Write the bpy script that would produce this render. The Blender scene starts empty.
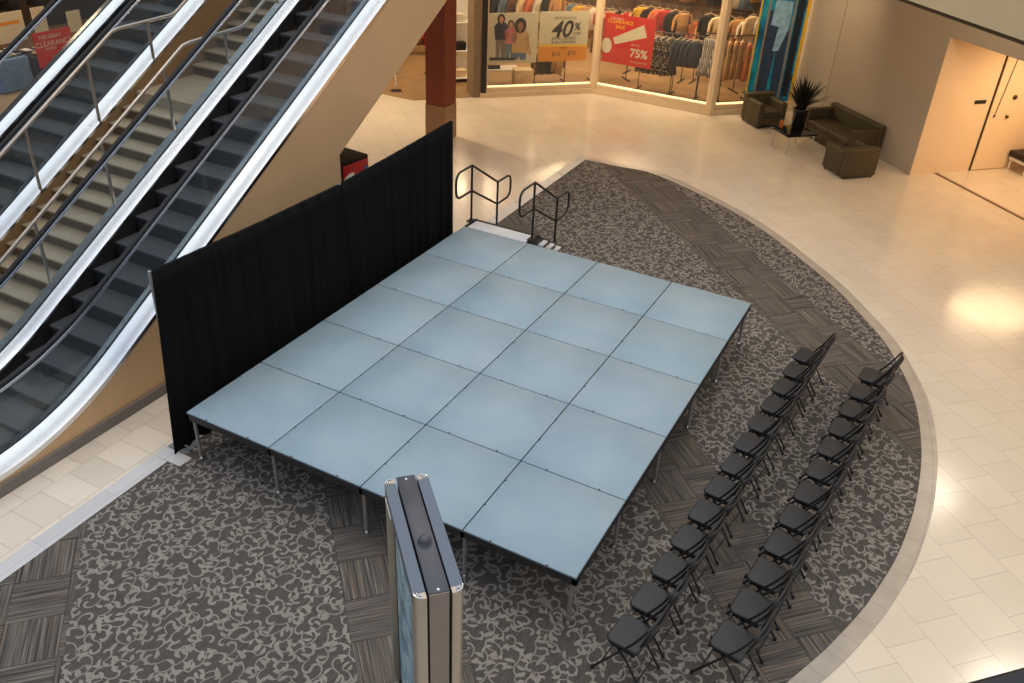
import bpy, bmesh, math, random
from mathutils import Vector, Matrix
random.seed(7)
S=bpy.context.scene; COL=S.collection
R=math.radians
# ---------------------------------------------------------------- nodes / materials
class NT:
    def __init__(s,name):
        s.m=bpy.data.materials.new(name); s.m.use_nodes=True; s.t=s.m.node_tree
        s.b=s.t.nodes['Principled BSDF']; s.out=s.t.nodes['Material Output']
    def n(s,ty,**k):
        x=s.t.nodes.new(ty)
        for a,v in k.items(): setattr(x,a,v)
        return x
    def put(s,sock,v):
        if isinstance(v,bpy.types.NodeSocket): s.t.links.new(v,sock)
        elif isinstance(v,(tuple,list)) and len(v)==3 and sock.type=='RGBA': sock.default_value=(*v,1)
        else: sock.default_value=v
    def math(s,op,a,b=0.0,c=0.0):
        x=s.n('ShaderNodeMath',operation=op); s.put(x.inputs[0],a); s.put(x.inputs[1],b); s.put(x.inputs[2],c); return x.outputs[0]
    def mix(s,f,a,b,mode='MIX'):
        x=s.n('ShaderNodeMix',data_type='RGBA',blend_type=mode); s.put(x.inputs[0],f); s.put(x.inputs[6],a); s.put(x.inputs[7],b); return x.outputs[2]
    def pos(s):
        g=s.n('ShaderNodeNewGeometry'); x=s.n('ShaderNodeSeparateXYZ'); s.t.links.new(g.outputs['Position'],x.inputs[0]); return g.outputs['Position'],x.outputs
    def objpos(s):
        g=s.n('ShaderNodeTexCoord'); x=s.n('ShaderNodeSeparateXYZ'); s.t.links.new(g.outputs['Object'],x.inputs[0]); return g.outputs['Object'],x.outputs
    def vec(s,x,y,z=0.0):
        c=s.n('ShaderNodeCombineXYZ'); s.put(c.inputs[0],x); s.put(c.inputs[1],y); s.put(c.inputs[2],z); return c.outputs[0]
    def noise(s,v,scale,detail=2.0,rough=.5,dim='3D'):
        x=s.n('ShaderNodeTexNoise'); x.noise_dimensions=dim
        if v is not None: s.put(x.inputs['Vector'] if dim!='1D' else x.inputs['W'],v)
        x.inputs['Scale'].default_value=scale; x.inputs['Detail'].default_value=detail; x.inputs['Roughness'].default_value=rough
        return x.outputs['Fac']
    def white(s,v):
        x=s.n('ShaderNodeTexWhiteNoise',noise_dimensions='3D'); s.put(x.inputs['Vector'],v); return x.outputs['Value']
    def ramp(s,f,stops):
        x=s.n('ShaderNodeValToRGB'); e=x.color_ramp.elements
        while len(e)<len(stops): e.new(.5)
        for i,(p,c) in enumerate(stops): e[i].position=p; e[i].color=(*c,1)
        s.put(x.inputs[0],f); return x.outputs[0]
    def bump(s,h,st=.3,d=.01):
        x=s.n('ShaderNodeBump'); x.inputs['Strength'].default_value=st; x.inputs['Distance'].default_value=d
        s.put(x.inputs['Height'],h); s.t.links.new(x.outputs[0],s.b.inputs['Normal'])
    def set(s,**k):
        for a,v in k.items(): s.put(s.b.inputs[a.replace('_',' ')],v)
        return s
def lin(c):
    return tuple((v/255/12.92 if v<=10.3 else ((v/255+.055)/1.055)**2.4) for v in c)
MC={}
def plain(name,rgb,rough=.5,metal=0.0,var=.08,scale=6.0,emit=None,es=0.0,bump=0.0,spec=.5,sheen=0):
    """a simple procedural surface: colour with soft mottling"""
    if name in MC: return MC[name]
    q=NT(name); c=lin(rgb)
    co,_=q.objpos(); f=q.noise(co,scale,3.0)
    d=tuple(v*(1-var) for v in c); l=tuple(min(1,v*(1+var)) for v in c)
    q.set(Base_Color=q.ramp(f,[(.3,d),(.7,l)]),Roughness=rough,Metallic=metal,Specular_IOR_Level=spec)
    if bump: q.bump(q.noise(co,scale*12,2.0),bump,.004)
    if emit: q.set(Emission_Color=lin(emit),Emission_Strength=es)
    if sheen: q.set(Sheen_Weight=sheen)
    MC[name]=q.m; return q.m
def glass(name,tint,refl=.1,rough=.02,body=.04):
    if name in MC: return MC[name]
    q=NT(name); t=q.n('ShaderNodeBsdfTransparent'); t.inputs[0].default_value=(*tint,1)
    g=q.n('ShaderNodeBsdfGlossy'); g.inputs['Roughness'].default_value=rough
    ge=q.n('ShaderNodeNewGeometry'); dt=q.n('ShaderNodeVectorMath',operation='DOT_PRODUCT')
    q.t.links.new(ge.outputs['Normal'],dt.inputs[0]); q.t.links.new(ge.outputs['Incoming'],dt.inputs[1])
    k5=q.math('POWER',q.math('SUBTRACT',1.0,q.math('MINIMUM',1.0,q.math('ABSOLUTE',dt.outputs['Value']))),5.0)
    mm=q.n('ShaderNodeMixShader'); f=q.math('ADD',q.math('MULTIPLY',k5,.6),refl*.6)
    q.t.links.new(f,mm.inputs[0]); q.t.links.new(t.outputs[0],mm.inputs[1]); q.t.links.new(g.outputs[0],mm.inputs[2])
    d=q.n('ShaderNodeBsdfDiffuse'); d.inputs[0].default_value=(.55,.62,.66,1)
    m2=q.n('ShaderNodeMixShader'); m2.inputs[0].default_value=body
    q.t.links.new(mm.outputs[0],m2.inputs[1]); q.t.links.new(d.outputs[0],m2.inputs[2]); q.t.links.new(m2.outputs[0],q.out.inputs[0])
    MC[name]=q.m; return q.m
def tile_mat(name,base,ang,w,h,shift,joint=(150,132,112),rough=.22,var=.12,jw=.004,jst=.7,spec=.5):
    q=NT(name); co,p=q.pos(); ca,sa=math.cos(ang),math.sin(ang)
    u=q.math('ADD',q.math('MULTIPLY',p[0],ca),q.math('MULTIPLY',p[1],sa))
    v=q.math('ADD',q.math('MULTIPLY',p[0],-sa),q.math('MULTIPLY',p[1],ca))
    rv=q.math('DIVIDE',v,h); row=q.math('FLOOR',rv)
    ru=q.math('DIVIDE',q.math('ADD',u,q.math('MULTIPLY',row,shift)),w); cu=q.math('FLOOR',ru)
    def edge(x,size):
        f=q.math('FRACT',x); a=q.math('ABSOLUTE',q.math('SUBTRACT',f,.5)); return q.math('GREATER_THAN',a,.5-jw/size)
    j=q.math('MAXIMUM',edge(rv,h),edge(ru,w))
    wn=q.white(q.vec(row,cu,1.0)); b=lin(base)
    c1=q.ramp(wn,[(0,tuple(x*(1-var) for x in b)),(.5,b),(1,tuple(min(1,x*(1+var*.8)) for x in b))])
    nz=q.noise(co,1.4,3.0); c2=q.mix(.3,c1,q.ramp(nz,[(.2,tuple(x*.86 for x in b)),(.8,tuple(min(1,x*1.06) for x in b))]))
    c3=q.mix(q.math('MULTIPLY',j,jst),c2,lin(joint))
    q.set(Base_Color=c3,Roughness=q.math('ADD',rough,q.math('MULTIPLY',nz,.12)),Specular_IOR_Level=spec)
    q.bump(q.math('SUBTRACT',1.0,j),.15,.002)
    return q.m
def carpet_mat():
    q=NT('woven carpet'); co,p=q.pos(); k=1/math.sqrt(2)
    c=q.math('ADD',p[0],p[1]); u=q.math('MULTIPLY',c,k); v=q.math('MULTIPLY',q.math('SUBTRACT',p[1],p[0]),k)
    ph=q.math('MULTIPLY',q.math('FRACT',q.math('DIVIDE',q.math('ADD',c,38.0),5.0)),5.0)
    weave=q.math('LESS_THAN',ph,1.45)
    T=.5127
    uu=q.math('DIVIDE',q.math('SUBTRACT',u,2*k),T); vv=q.math('DIVIDE',v,T)
    iu=q.math('FLOOR',uu); iv=q.math('FLOOR',vv)
    par=q.math('GREATER_THAN',q.math('FRACT',q.math('MULTIPLY',q.math('ADD',q.math('ADD',iu,iv),100.0),.5)),.25)
    sc=q.math('ADD',q.math('MULTIPLY',u,par),q.math('MULTIPLY',v,q.math('SUBTRACT',1.0,par)))
    al=q.math('ADD',q.math('MULTIPLY',v,par),q.math('MULTIPLY',u,q.math('SUBTRACT',1.0,par)))
    wn=q.white(q.vec(iu,iv,3.0))
    sv=q.vec(q.math('MULTIPLY',sc,1.0),q.math('MULTIPLY',al,.015),q.math('MULTIPLY',wn,20.0))
    st=q.noise(sv,75.0,2.0,.7); hue=q.noise(sv,42.0,0.0)
    wc=q.ramp(st,[(.30,lin((50,47,45))),(.46,lin((84,79,74))),(.60,lin((110,103,95))),(.75,lin((144,134,122)))])
    wc=q.mix(q.math('MULTIPLY',q.math('GREATER_THAN',hue,.6),.35),wc,lin((128,108,88)))
    def edge(x):
        f=q.math('FRACT',x); return q.math('GREATER_THAN',q.math('ABSOLUTE',q.math('SUBTRACT',f,.5)),.49)
    wc=q.mix(q.math('MULTIPLY',q.math('MAXIMUM',edge(uu),edge(vv)),.6),wc,lin((48,46,45)))
    s2=q.noise(q.vec(q.math('MULTIPLY',p[0],1.0),q.math('MULTIPLY',p[1],.05)),110.0,1.0,.6)
    bc=q.ramp(s2,[(.35,lin((75,71,66))),(.65,lin((93,87,81)))])
    col=q.mix(weave,bc,wc)
    q.set(Base_Color=col,Roughness=.95,Specular_IOR_Level=.1)
    q.bump(q.noise(co,400.0,1.0),.4,.004)
    return q.m
def stripes_mat(name,c1,c2,axis,freq,rough=.5,metal=0.0):
    q=NT(name); _,p=q.objpos()
    f=q.math('GREATER_THAN',q.math('FRACT',q.math('MULTIPLY',p[axis],freq)),.5)
    q.set(Base_Color=q.mix(f,lin(c1),lin(c2)),Roughness=rough,Metallic=metal); return q.m
def dots_mat(name,base,dot,scale):
    q=NT(name); co,p=q.objpos(); x=q.n('ShaderNodeTexVoronoi'); x.inputs['Scale'].default_value=scale
    q.put(x.inputs['Vector'],co); f=q.math('LESS_THAN',x.outputs['Distance'],.32)
    q.set(Base_Color=q.mix(f,lin(base),lin(dot)),Roughness=.9); return q.m
# ---------------------------------------------------------------- mesh building
class MB:
    def __init__(s): s.v=[]; s.f=[]; s.mi=[]; s.sm=[]
    def add(s,vs,fs,mi=0,smooth=False):
        o=len(s.v); s.v+= [tuple(v) for v in vs]
        for f in fs: s.f.append(tuple(i+o for i in f)); s.mi.append(mi); s.sm.append(smooth)
        return s
    def box(s,x0,x1,y0,y1,z0,z1,mi=0,M=None):
        vs=[Vector((x,y,z)) for x in (x0,x1) for y in (y0,y1) for z in (z0,z1)]
        if M: vs=[M@v for v in vs]
        return s.add(vs,[(0,1,3,2),(4,6,7,5),(0,4,5,1),(2,3,7,6),(0,2,6,4),(1,5,7,3)],mi)
    def rbox(s,x0,x1,y0,y1,z0,z1,r=.02,seg=3,mi=0,M=None):
        bm=bmesh.new(); bmesh.ops.create_cube(bm,size=1)
        for v in bm.verts: v.co=Vector(((x0+x1)/2+v.co.x*(x1-x0),(y0+y1)/2+v.co.y*(y1-y0),(z0+z1)/2+v.co.z*(z1-z0)))
        bmesh.ops.bevel(bm,geom=list(bm.edges),offset=r,segments=seg,profile=.5,affect='EDGES')
        return s.bm(bm,mi,M,True)
    def bm(s,bm,mi=0,M=None,smooth=True):
        bm.verts.index_update(); vs=[(M@v.co if M else v.co.copy()) for v in bm.verts]
        s.add(vs,[[v.index for v in f.verts] for f in bm.faces],mi,smooth); bm.free(); return s
    def tube(s,pts,r,n=8,mi=0,closed=False,M=None,radii=None):
        P=[Vector(p) for p in pts]; N=len(P); vs=[]; 
        up=None
        for i,p in enumerate(P):
            a=P[i-1] if (i>0 or closed) else p; b=P[(i+1)%N] if (i<N-1 or closed) else p
            t=(b-a).normalized() if (b-a).length>0 else Vector((0,0,1))
            if up is None: up=Vector((0,0,1)) if abs(t.z)<.9 else Vector((1,0,0))
            x=t.cross(up)
            if x.length<1e-4: up=Vector((1,0,0)) if abs(t.x)<.9 else Vector((0,1,0)); x=t.cross(up)
            x.normalize(); y=x.cross(t).normalized(); up=y
            rr=radii[i] if radii else r
            for k in range(n):
                an=2*math.pi*k/n; w=p+x*math.cos(an)*rr+y*math.sin(an)*rr; vs.append(M@w if M else w)
        fs=[]
        for i in range(N if closed else N-1):
            j=(i+1)%N
            for k in range(n): fs.append((i*n+k,i*n+(k+1)%n,j*n+(k+1)%n,j*n+k))
        s.add(vs,fs,mi,True)
        if not closed:
            s.add([vs[k] for k in range(n)],[tuple(range(n))[::-1]],mi); s.add([vs[(N-1)*n+k] for k in range(n)],[tuple(range(n))],mi)
        return s
    def cyl(s,c,r,z0,z1,n=20,mi=0,r2=None,M=None):
        r2=r if r2 is None else r2
        return s.tube([(c[0],c[1],z0),(c[0],c[1],z1)],r,n,mi,radii=[r,r2],M=M)
    def lathe(s,prof,n=20,mi=0,M=None):
        vs=[];fs=[]
        for (r,z) in prof:
            for k in range(n):
                a=2*math.pi*k/n; w=Vector((r*math.cos(a),r*math.sin(a),z)); vs.append(M@w if M else w)
        for i in range(len(prof)-1):
            for k in range(n): fs.append((i*n+k,i*n+(k+1)%n,(i+1)*n+(k+1)%n,(i+1)*n+k))
        return s.add(vs,fs,mi,True)
    def prism(s,poly,z0,z1,mi=0,M=None):
        n=len(poly); vs=[Vector((x,y,z0)) for x,y in poly]+[Vector((x,y,z1)) for x,y in poly]
        if M: vs=[M@v for v in vs]
        return s.add(vs,[tuple(range(n))[::-1],tuple(range(n,2*n))]+[(i,(i+1)%n,n+(i+1)%n,n+i) for i in range(n)],mi)
    def sweep(s,ys,zf,prof,mi=0,smooth=False):
        """closed profile of (x,dz) carried along y with height zf(y)"""
        n=len(prof); vs=[]
        for y in ys:
            for (x,dz) in prof: vs.append((x,y,zf(y)+dz))
        fs=[]
        for i in range(len(ys)-1):
            for k in range(n): fs.append((i*n+k,i*n+(k+1)%n,(i+1)*n+(k+1)%n,(i+1)*n+k))
        fs.append(tuple(range(n))); L=(len(ys)-1)*n; fs.append(tuple(range(L,L+n))[::-1])
        return s.add(vs,fs,mi,smooth)
    def build(s,name,mats,parent=None,loc=None,rz=None,fix=True):
        me=bpy.data.meshes.new(name); me.from_pydata(s.v,[],s.f)
        if not isinstance(mats,(list,tuple)): mats=[mats]
        for m in mats: me.materials.append(m)
        me.polygons.foreach_set('material_index',s.mi); me.polygons.foreach_set('use_smooth',s.sm); me.update()
        if fix:
            b=bmesh.new(); b.from_mesh(me); bmesh.ops.recalc_face_normals(b,faces=b.faces); b.to_mesh(me); b.free()
        o=bpy.data.objects.new(name,me); COL.objects.link(o)
        if parent: o.parent=parent
        if loc: o.location=loc
        if rz is not None: o.rotation_euler.z=rz
        return o
def tag(o,label=None,cat=None,group=None,kind=None):
    if label: o['label']=label
    if cat: o['category']=cat
    if group: o['group']=group
    if kind: o['kind']=kind
    return o
def thing(name,label,cat,loc=(0,0,0),rz=0,group=None):
    o=bpy.data.objects.new(name,None); COL.objects.link(o); o.location=loc; o.rotation_euler=(0,0,rz); o.empty_display_size=.1
    return tag(o,label,cat,group)
def struct(o): o['kind']='structure'; return o
def dup(root,loc,rz,label=None,group=None):
    r=root.copy(); COL.objects.link(r); r.location=loc; r.rotation_euler=(0,0,rz)
    if label: r['label']=label
    if group: r['group']=group
    for ch in list(root.children):
        c=ch.copy(); COL.objects.link(c); c.parent=r
        for g in ch.children:
            d=g.copy(); COL.objects.link(d); d.parent=c
    return r
def text(name,body,size,M,mat,parent,ext=.002,align='CENTER',shear=0.0,spacing=1.0,bold=0.0):
    cu=bpy.data.curves.new(name,'FONT'); cu.body=body; cu.size=size; cu.extrude=ext; cu.align_x=align; cu.align_y='CENTER'; cu.shear=shear; cu.offset=bold
    cu.space_character=spacing; cu.materials.append(mat)
    tmp=bpy.data.objects.new(name,cu); COL.objects.link(tmp)
    me=bpy.data.meshes.new_from_object(tmp.evaluated_get(bpy.context.evaluated_depsgraph_get())); me.name=name
    bpy.data.objects.remove(tmp); bpy.data.curves.remove(cu)
    if not me.materials: me.materials.append(mat)
    o=bpy.data.objects.new(name,me); COL.objects.link(o); o.parent=parent; o.matrix_local=M; return o
def frame(o,x,z=(0,0,1)):
    """matrix with local X along x, local Y up z, local Z outwards (x cross z)"""
    x=Vector(x).normalized(); z=Vector(z).normalized(); n=x.cross(z)
    return Matrix(((x.x,z.x,n.x,o[0]),(x.y,z.y,n.y,o[1]),(x.z,z.z,n.z,o[2]),(0,0,0,1)))
def shape(pts): return pts
# ---------------------------------------------------------------- materials
FLOOR=tile_mat('cream floor tile',(220,206,184),R(-45),.51,.485,.17,rough=.11,var=.045,jst=.45,spec=.7)
AISLE=tile_mat('aisle floor tile',(222,206,184),R(90),.36,.52,.18,joint=(165,145,120))
BORDER=None
def border_mat():
    q=NT('pale border tile'); co,p=q.pos()
    dx=q.math('SUBTRACT',p[0],-1.126); dy=q.math('SUBTRACT',p[1],3.627)
    a=q.math('ARCTAN2',dy,dx); f=q.math('FRACT',q.math('MULTIPLY',a,8.76/.30)); j=q.math('GREATER_THAN',q.math('ABSOLUTE',q.math('SUBTRACT',f,.5)),.485)
    g=q.math('LESS_THAN',q.math('ABSOLUTE',q.math('SUBTRACT',q.math('SQRT',q.math('ADD',q.math('MULTIPLY',dx,dx),q.math('MULTIPLY',dy,dy))),8.868)),.006)
    b=q.ramp(q.noise(co,3.0,3.0),[(.3,lin((166,154,138))),(.7,lin((182,170,154)))])
    q.set(Base_Color=q.mix(q.math('MULTIPLY',q.math('MAXIMUM',j,g),.5),b,lin((140,126,110))),Roughness=.3); return q.m
BORDER=border_mat()
STRIP=tile_mat('pale strip tile',(198,194,190),R(90),.9,.3,0,joint=(160,160,160),var=.05)
CARPET=carpet_mat()
SCROLL=plain('pale carpet scroll',(140,132,122),.95,var=.10,scale=3,spec=.1)
def stage_mat():
    q=NT('blue grey stage board'); co,p=q.objpos(); n1=q.noise(co,1.3,5.0,.6); n2=q.noise(co,9.0,4.0,.7)
    oi=q.n('ShaderNodeObjectInfo').outputs['Random']
    b=q.ramp(n1,[(.3,lin((134,155,168))),(.7,lin((152,170,178)))])
    b=q.mix(q.math('MULTIPLY',oi,.25),b,lin((134,160,166)))
    b=q.mix(q.math('MULTIPLY',q.math('GREATER_THAN',n2,.68),.18),b,lin((96,114,126)))
    q.set(Base_Color=b,Roughness=.5,Specular_IOR_Level=.4); return q.m
STAGE=stage_mat()
STEDGE=plain('dark stage frame',(52,50,50),.6,.3)
STLEG=plain('steel stage leg',(150,147,143),.4,.35)
BLACK=plain('black powder coat',(26,26,28),.45)
RUBBER=plain('black rubber',(22,22,23),.7)
def drape_mat():
    q=NT('black drape cloth'); co,p=q.pos()
    n=q.noise(q.vec(p[0],q.math('MULTIPLY',p[1],5.0),q.math('MULTIPLY',p[2],.15)),3.0,4.0)
    q.set(Base_Color=q.ramp(n,[(.3,lin((20,20,20))),(.7,lin((27,26,26)))]),Roughness=.95,Specular_IOR_Level=.08); return q.m
DRAPE=drape_mat()
STEEL=plain('brushed stainless steel',(206,208,212),.26,1.0,var=.03)
STEELB=plain('polished stainless deck',(235,236,238),.2,1.0,var=.02)
SATIN=plain('satin aluminium',(176,186,200),.38,.75,var=.03)
CLADB=plain('shaded beige cladding',(132,102,68),.5,var=.04,scale=1.5)  # beige cladding turned brown: shade on the farther escalator's sides put into colour
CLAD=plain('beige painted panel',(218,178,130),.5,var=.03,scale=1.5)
PLINTH=tile_mat('grey stone plinth',(122,114,106),R(90),.62,3.0,0,joint=(92,86,80),rough=.35,var=.04)
STEPM=stripes_mat('ribbed grey step',(66,68,70),(44,45,46),0,55.0,.7,.0)
RISER=stripes_mat('ribbed dark riser',(24,24,25),(13,13,14),0,55.0,.8,.0)
GLS=glass('clear balustrade glass',(.90,.94,.95),.07,.02,.035)
SHOPG=glass('shop window glass',(.97,.97,.96),.05,.01,.015)
TREAD=plain('tan stone stair tread',(154,137,110),.4,var=.1,scale=4)
SRISER=plain('brown stone stair riser',(94,75,50),.6,var=.08)
RAILM=plain('satin steel stair rail',(170,158,144),.35,.8)
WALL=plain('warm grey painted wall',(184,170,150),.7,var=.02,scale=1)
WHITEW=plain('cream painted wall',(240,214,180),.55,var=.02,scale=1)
FASC=plain('pale beige fascia paint',(214,192,152),.6,var=.02,scale=1)
CREAM=plain('cream window frame',(214,190,156),.4,var=.03)
TAUPE=plain('taupe pilaster cladding',(128,108,84),.4,var=.15,scale=8)
DARKM=plain('dark metal trim',(52,50,48),.4,.5)
COLM=plain('rust brown column cladding',(124,52,20),.65,var=.06,scale=3)
COLB=plain('tan stone column base',(150,108,68),.3,var=.12,scale=5)
SHOPF=plain('tan shop floor',(150,120,84),.35,var=.12,scale=3)
SHOPW=plain('shop back wall',(112,86,60),.8,var=.1,scale=2)
SHOPD=plain('dark shop wall',(60,48,38),.8,var=.2,scale=2)
SEATP=plain('charcoal moulded seat',(31,32,33),.5,var=.05)
CHROME=plain('chrome',(215,215,215),.12,1.0,var=.02)
OLIVE=plain('dark olive leatherette',(72,63,42),.5,var=.08,scale=5,bump=.1)
WHITE=plain('white paint',(232,228,218),.5,var=.02)
RED=plain('red sign board',(190,38,28),.45,var=.03)
ORANGE=plain('orange sign band',(218,142,44),.5,var=.03)
SIGNC=plain('pale cream sign board',(206,196,166),.5,var=.03)
INK=plain('dark print',(48,46,44),.6,var=.05)
GREYINK=plain('grey print',(120,112,98),.6,var=.05)
YEL=plain('yellow print',(232,186,36),.5,var=.03)
SKIN=plain('printed skin tone',(190,134,96),.6,var=.03)
SKIN2=plain('printed dark skin tone',(156,100,66),.6,var=.03)
HAIR=plain('printed dark hair',(44,28,20),.6,var=.05)
DENIM=plain('printed denim',(88,112,138),.6,var=.25,scale=14)
PINKP=plain('printed pink cloth',(196,110,104),.6,var=.1)
WOOL=plain('printed cream wool',(196,156,100),.6,var=.1)
NAVYP=plain('printed navy cloth',(46,48,60),.6,var=.1)
# ---------------------------------------------------------------- ground
CX,CY,CR=-1.126,3.627,8.655
def arc(r,a0,a1,n): return [(CX+r*math.cos(a0+(a1-a0)*i/n),CY+r*math.sin(a0+(a1-a0)*i/n)) for i in range(n+1)]
m=MB(); m.prism([(-.45,-7),(22,-7),(22,26),(-.45,26)],-.12,0); m.prism([(-26,3),(-.45,3),(-.45,26),(-26,26)],-.12,0)
struct(m.build('floor',FLOOR))
m=MB(); m.prism([(-26,-7),(-.45,-7),(-.45,3),(-26,3)],-.12,0.0); struct(m.build('floor',AISLE))
xl=-.2
RD=[(-90,8.5),(-60,8.52),(-30,8.54),(-21.3,8.575),(-16.5,8.617),(-11.6,8.658),(-5.6,8.695),(2.1,8.716),(7.6,8.735),(15.2,8.75),(23.7,8.69),(32.7,8.57),(43.9,8.49),(61.3,8.60),(75.1,8.75),(80.8,8.5),(84.8,8.42),(95,8.4),(130,8.4)]
def rad(a):
    a=math.degrees(a)
    for (p,v),(q_,w) in zip(RD,RD[1:]):
        if a<=q_:
            t=(a-p)/(q_-p); t=t if t>0 else 0; return v+(w-v)*(.5-.5*math.cos(math.pi*t))*.5+(w-v)*t*.5
    return RD[-1][1]
def edgex(y): return -.2-.155*max(0,min(1,(y+2.5)/14.6))
def seg_outline(off):
    pts=[]
    n=160
    lo=-math.acos((xl-CX)/(8.5+off)); hi=lo
    a=math.pi/4
    while CX+(rad(a)+off)*math.cos(a)>edgex(12): a+=.0005
    hi=a
    return [(CX+(rad(lo+(hi-lo)*i/n)+off)*math.cos(lo+(hi-lo)*i/n),CY+(rad(lo+(hi-lo)*i/n)+off)*math.sin(lo+(hi-lo)*i/n)) for i in range(n+1)]
def seg_poly(r,x):
    a=math.acos((x-CX)/r); return arc(r,-a,a,120)
pc=seg_outline(0)
m=MB(); n=len(pc)
outer=seg_outline(.19)
m.add([(x,y,.004) for x,y in pc]+[(x,y,.004) for x,y in outer],[(i,n+i,n+i+1,i+1) for i in range(n-1)])
struct(m.build('trim_1',BORDER))
m=MB(); m.prism([(-.45,-6),(-.2,-6),(-.2,-2.5),(edgex(12.1),12.1),(edgex(12.1)-.2,12.3),(-.58,12.3),(-.45,-2.5)],-.01,.005); m.prism([(-.44,-.19),(-.05,-.18),(-.05,0.0),(-.44,0)],0,.0125); struct(m.build('trim_2',STRIP))
# carpet with the scroll pattern laid into its surface
cm=MB(); cm.prism(pc,-.02,.008)
def in_scroll(x,y,mg=.0):
    if x<edgex(y)+.01 or math.hypot(x-CX,y-CY)>rad(math.atan2(y-CY,x-CX))-.012: return False
    ph=((x+y+38.0)/5.0%1)*5.0
    return 1.45+mg<=ph<=5-mg
ZC=[0]
def ribbon(pts,ws):
    vs=[];fs=[]
    N=len(pts); ZC[0]=(ZC[0]+1)%97; ZS=.0095+ZC[0]*.00003
    for i,(x,y) in enumerate(pts):
        a=pts[max(0,i-1)]; b=pts[min(N-1,i+1)]; dx,dy=b[0]-a[0],b[1]-a[1]; L=math.hypot(dx,dy) or 1
        nx,ny=-dy/L,dx/L; w=ws[i]/2
        vs+=[(x+nx*w,y+ny*w,ZS),(x-nx*w,y-ny*w,ZS)]
    for i in range(N-1):
        if in_scroll(*pts[i]) and in_scroll(*pts[i+1]): fs.append((2*i,2*i+1,2*i+3,2*i+2))
    if fs: cm.add(vs,fs,1)
def seen(x,y):
    # the pattern is only needed where the carpet lies open to view
    return not (1.0<x<4.3 and 1.2<y<5.6)
def spiral(x,y,th,L,turn,w0,w1,n=12):
    pts=[(x,y)];ws=[w0]; h=th
    for i in range(n):
        t=(i+1)/n; h+=turn*(.3+1.5*t*t)/n; x+=math.cos(h)*L/n; y+=math.sin(h)*L/n
        pts.append((x,y)); ws.append(w0+(w1-w0)*t**2)
    ws[-1]*=.45
    return pts,ws,h
def leaf(x,y,th,L,W,bend):
    n=7; pts=[(x,y)];ws=[.006]; h=th
    for i in range(n):
        t=(i+1)/n; h+=bend/n; x+=math.cos(h)*L/n; y+=math.sin(h)*L/n
        pts.append((x,y)); ws.append(max(.004,W*math.sin(math.pi*min(1,t**1.25))**.9))
    return pts,ws
rg=random.Random(5); st=.152; nx=int(9/st)+2
for i in range(nx):
    for j in range(int(18.5/st)+1):
        x=-.3+i*st+(j%2)*st*.5+rg.uniform(-.035,.035); y=-5.1+j*st+rg.uniform(-.035,.035)
        if (x-CX)**2+(y-CY)**2>(CR+.1)**2 or y<-4.2 or not seen(x,y): continue
        if not (in_scroll(x,y) or in_scroll(x+.15,y+.15) or in_scroll(x-.15,y-.15)): continue
        th=math.sin(x*2.1+1.3*math.sin(y*1.7))*2.2+rg.uniform(-.9,.9)+(math.pi if (i+j)%2 else 0); sg=rg.choice((-1,1))
        L=rg.uniform(.22,.33)
        x0,y0=x-math.cos(th)*.10,y-math.sin(th)*.10
        p,w,h=spiral(x0,y0,th-sg*.7,L,sg*rg.uniform(4.2,5.4),.011,.033); ribbon(p,w)
        k=rg.randint(2,4); bx,by=p[k]
        ribbon(*leaf(bx,by,th-sg*1.3,rg.uniform(.08,.12),rg.uniform(.032,.044),-sg*1.1))
        bx,by=p[0]
        ribbon(*leaf(bx,by,th+math.pi+sg*rg.uniform(-.2,.8),rg.uniform(.08,.13),rg.uniform(.030,.042),sg*1.3))
        if rg.random()<.5:
            bx,by=p[6]; ribbon(*leaf(bx,by,h-sg*2.6,rg.uniform(.05,.08),.028,-sg*.8))
carpet=cm.build('carpet',[CARPET,SCROLL],fix=False)
tag(carpet,'dark grey patterned carpet with scroll fields and woven bands under the stage','carpet',kind='structure')
# ---------------------------------------------------------------- stage
PS=1.22; HZ=.698
st=thing('stage_platform','low blue grey modular stage of twenty square boards','stage',(0,0,0))
for i in range(4):
    for j in range(5):
        g=.0068; b=MB(); b.rbox(i*PS+g,(i+1)*PS-g,j*PS+g,(j+1)*PS-g,HZ-.022,HZ,.003,1,0)
        c=b
        for (a,bb) in ((.25,0),(.75,0),(0,.35),(0,.7)):
            c.cyl((i*PS+a*PS+(.012 if a==0 else 0),j*PS+bb*PS+(.012 if bb==0 else 0)),.011,HZ-.002,HZ+.0015,10,1)
        b.build('deck_panel',[STAGE,BLACK],st)
b=MB()
for i in range(5):
    x=min(max(i*PS,.02),4*PS-.02); b.box(x-.02,x+.02,.0,5*PS,HZ-.10,HZ-.023)
for j in range(6):
    y=min(max(j*PS,.02),5*PS-.02); b.box(0,4*PS,y-.02,y+.02,HZ-.0995,HZ-.0235)
b.build('deck_frame',STEDGE,st)
for i in range(5):
    for j in range(6):
        x=min(max(i*PS,.055),4*PS-.055); y=min(max(j*PS,.055),5*PS-.055)
        b=MB(); b.tube([(x,y,.05),(x,y,HZ-.1)],.022,12)
        l=b.build('leg',STLEG,st)
        f=MB(); f.lathe([(.0,.009),(.036,.009),(.036,.022),(.02,.034),(.018,.055),(0,.055)],14,M=Matrix.Translation((x,y,0))); f.build('foot',STEEL,l)
b=MB(); b.tube([(.055,.055,.13),(-.24,.09,.055)],.011,8); b.build('brace',STLEG,st)
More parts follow.
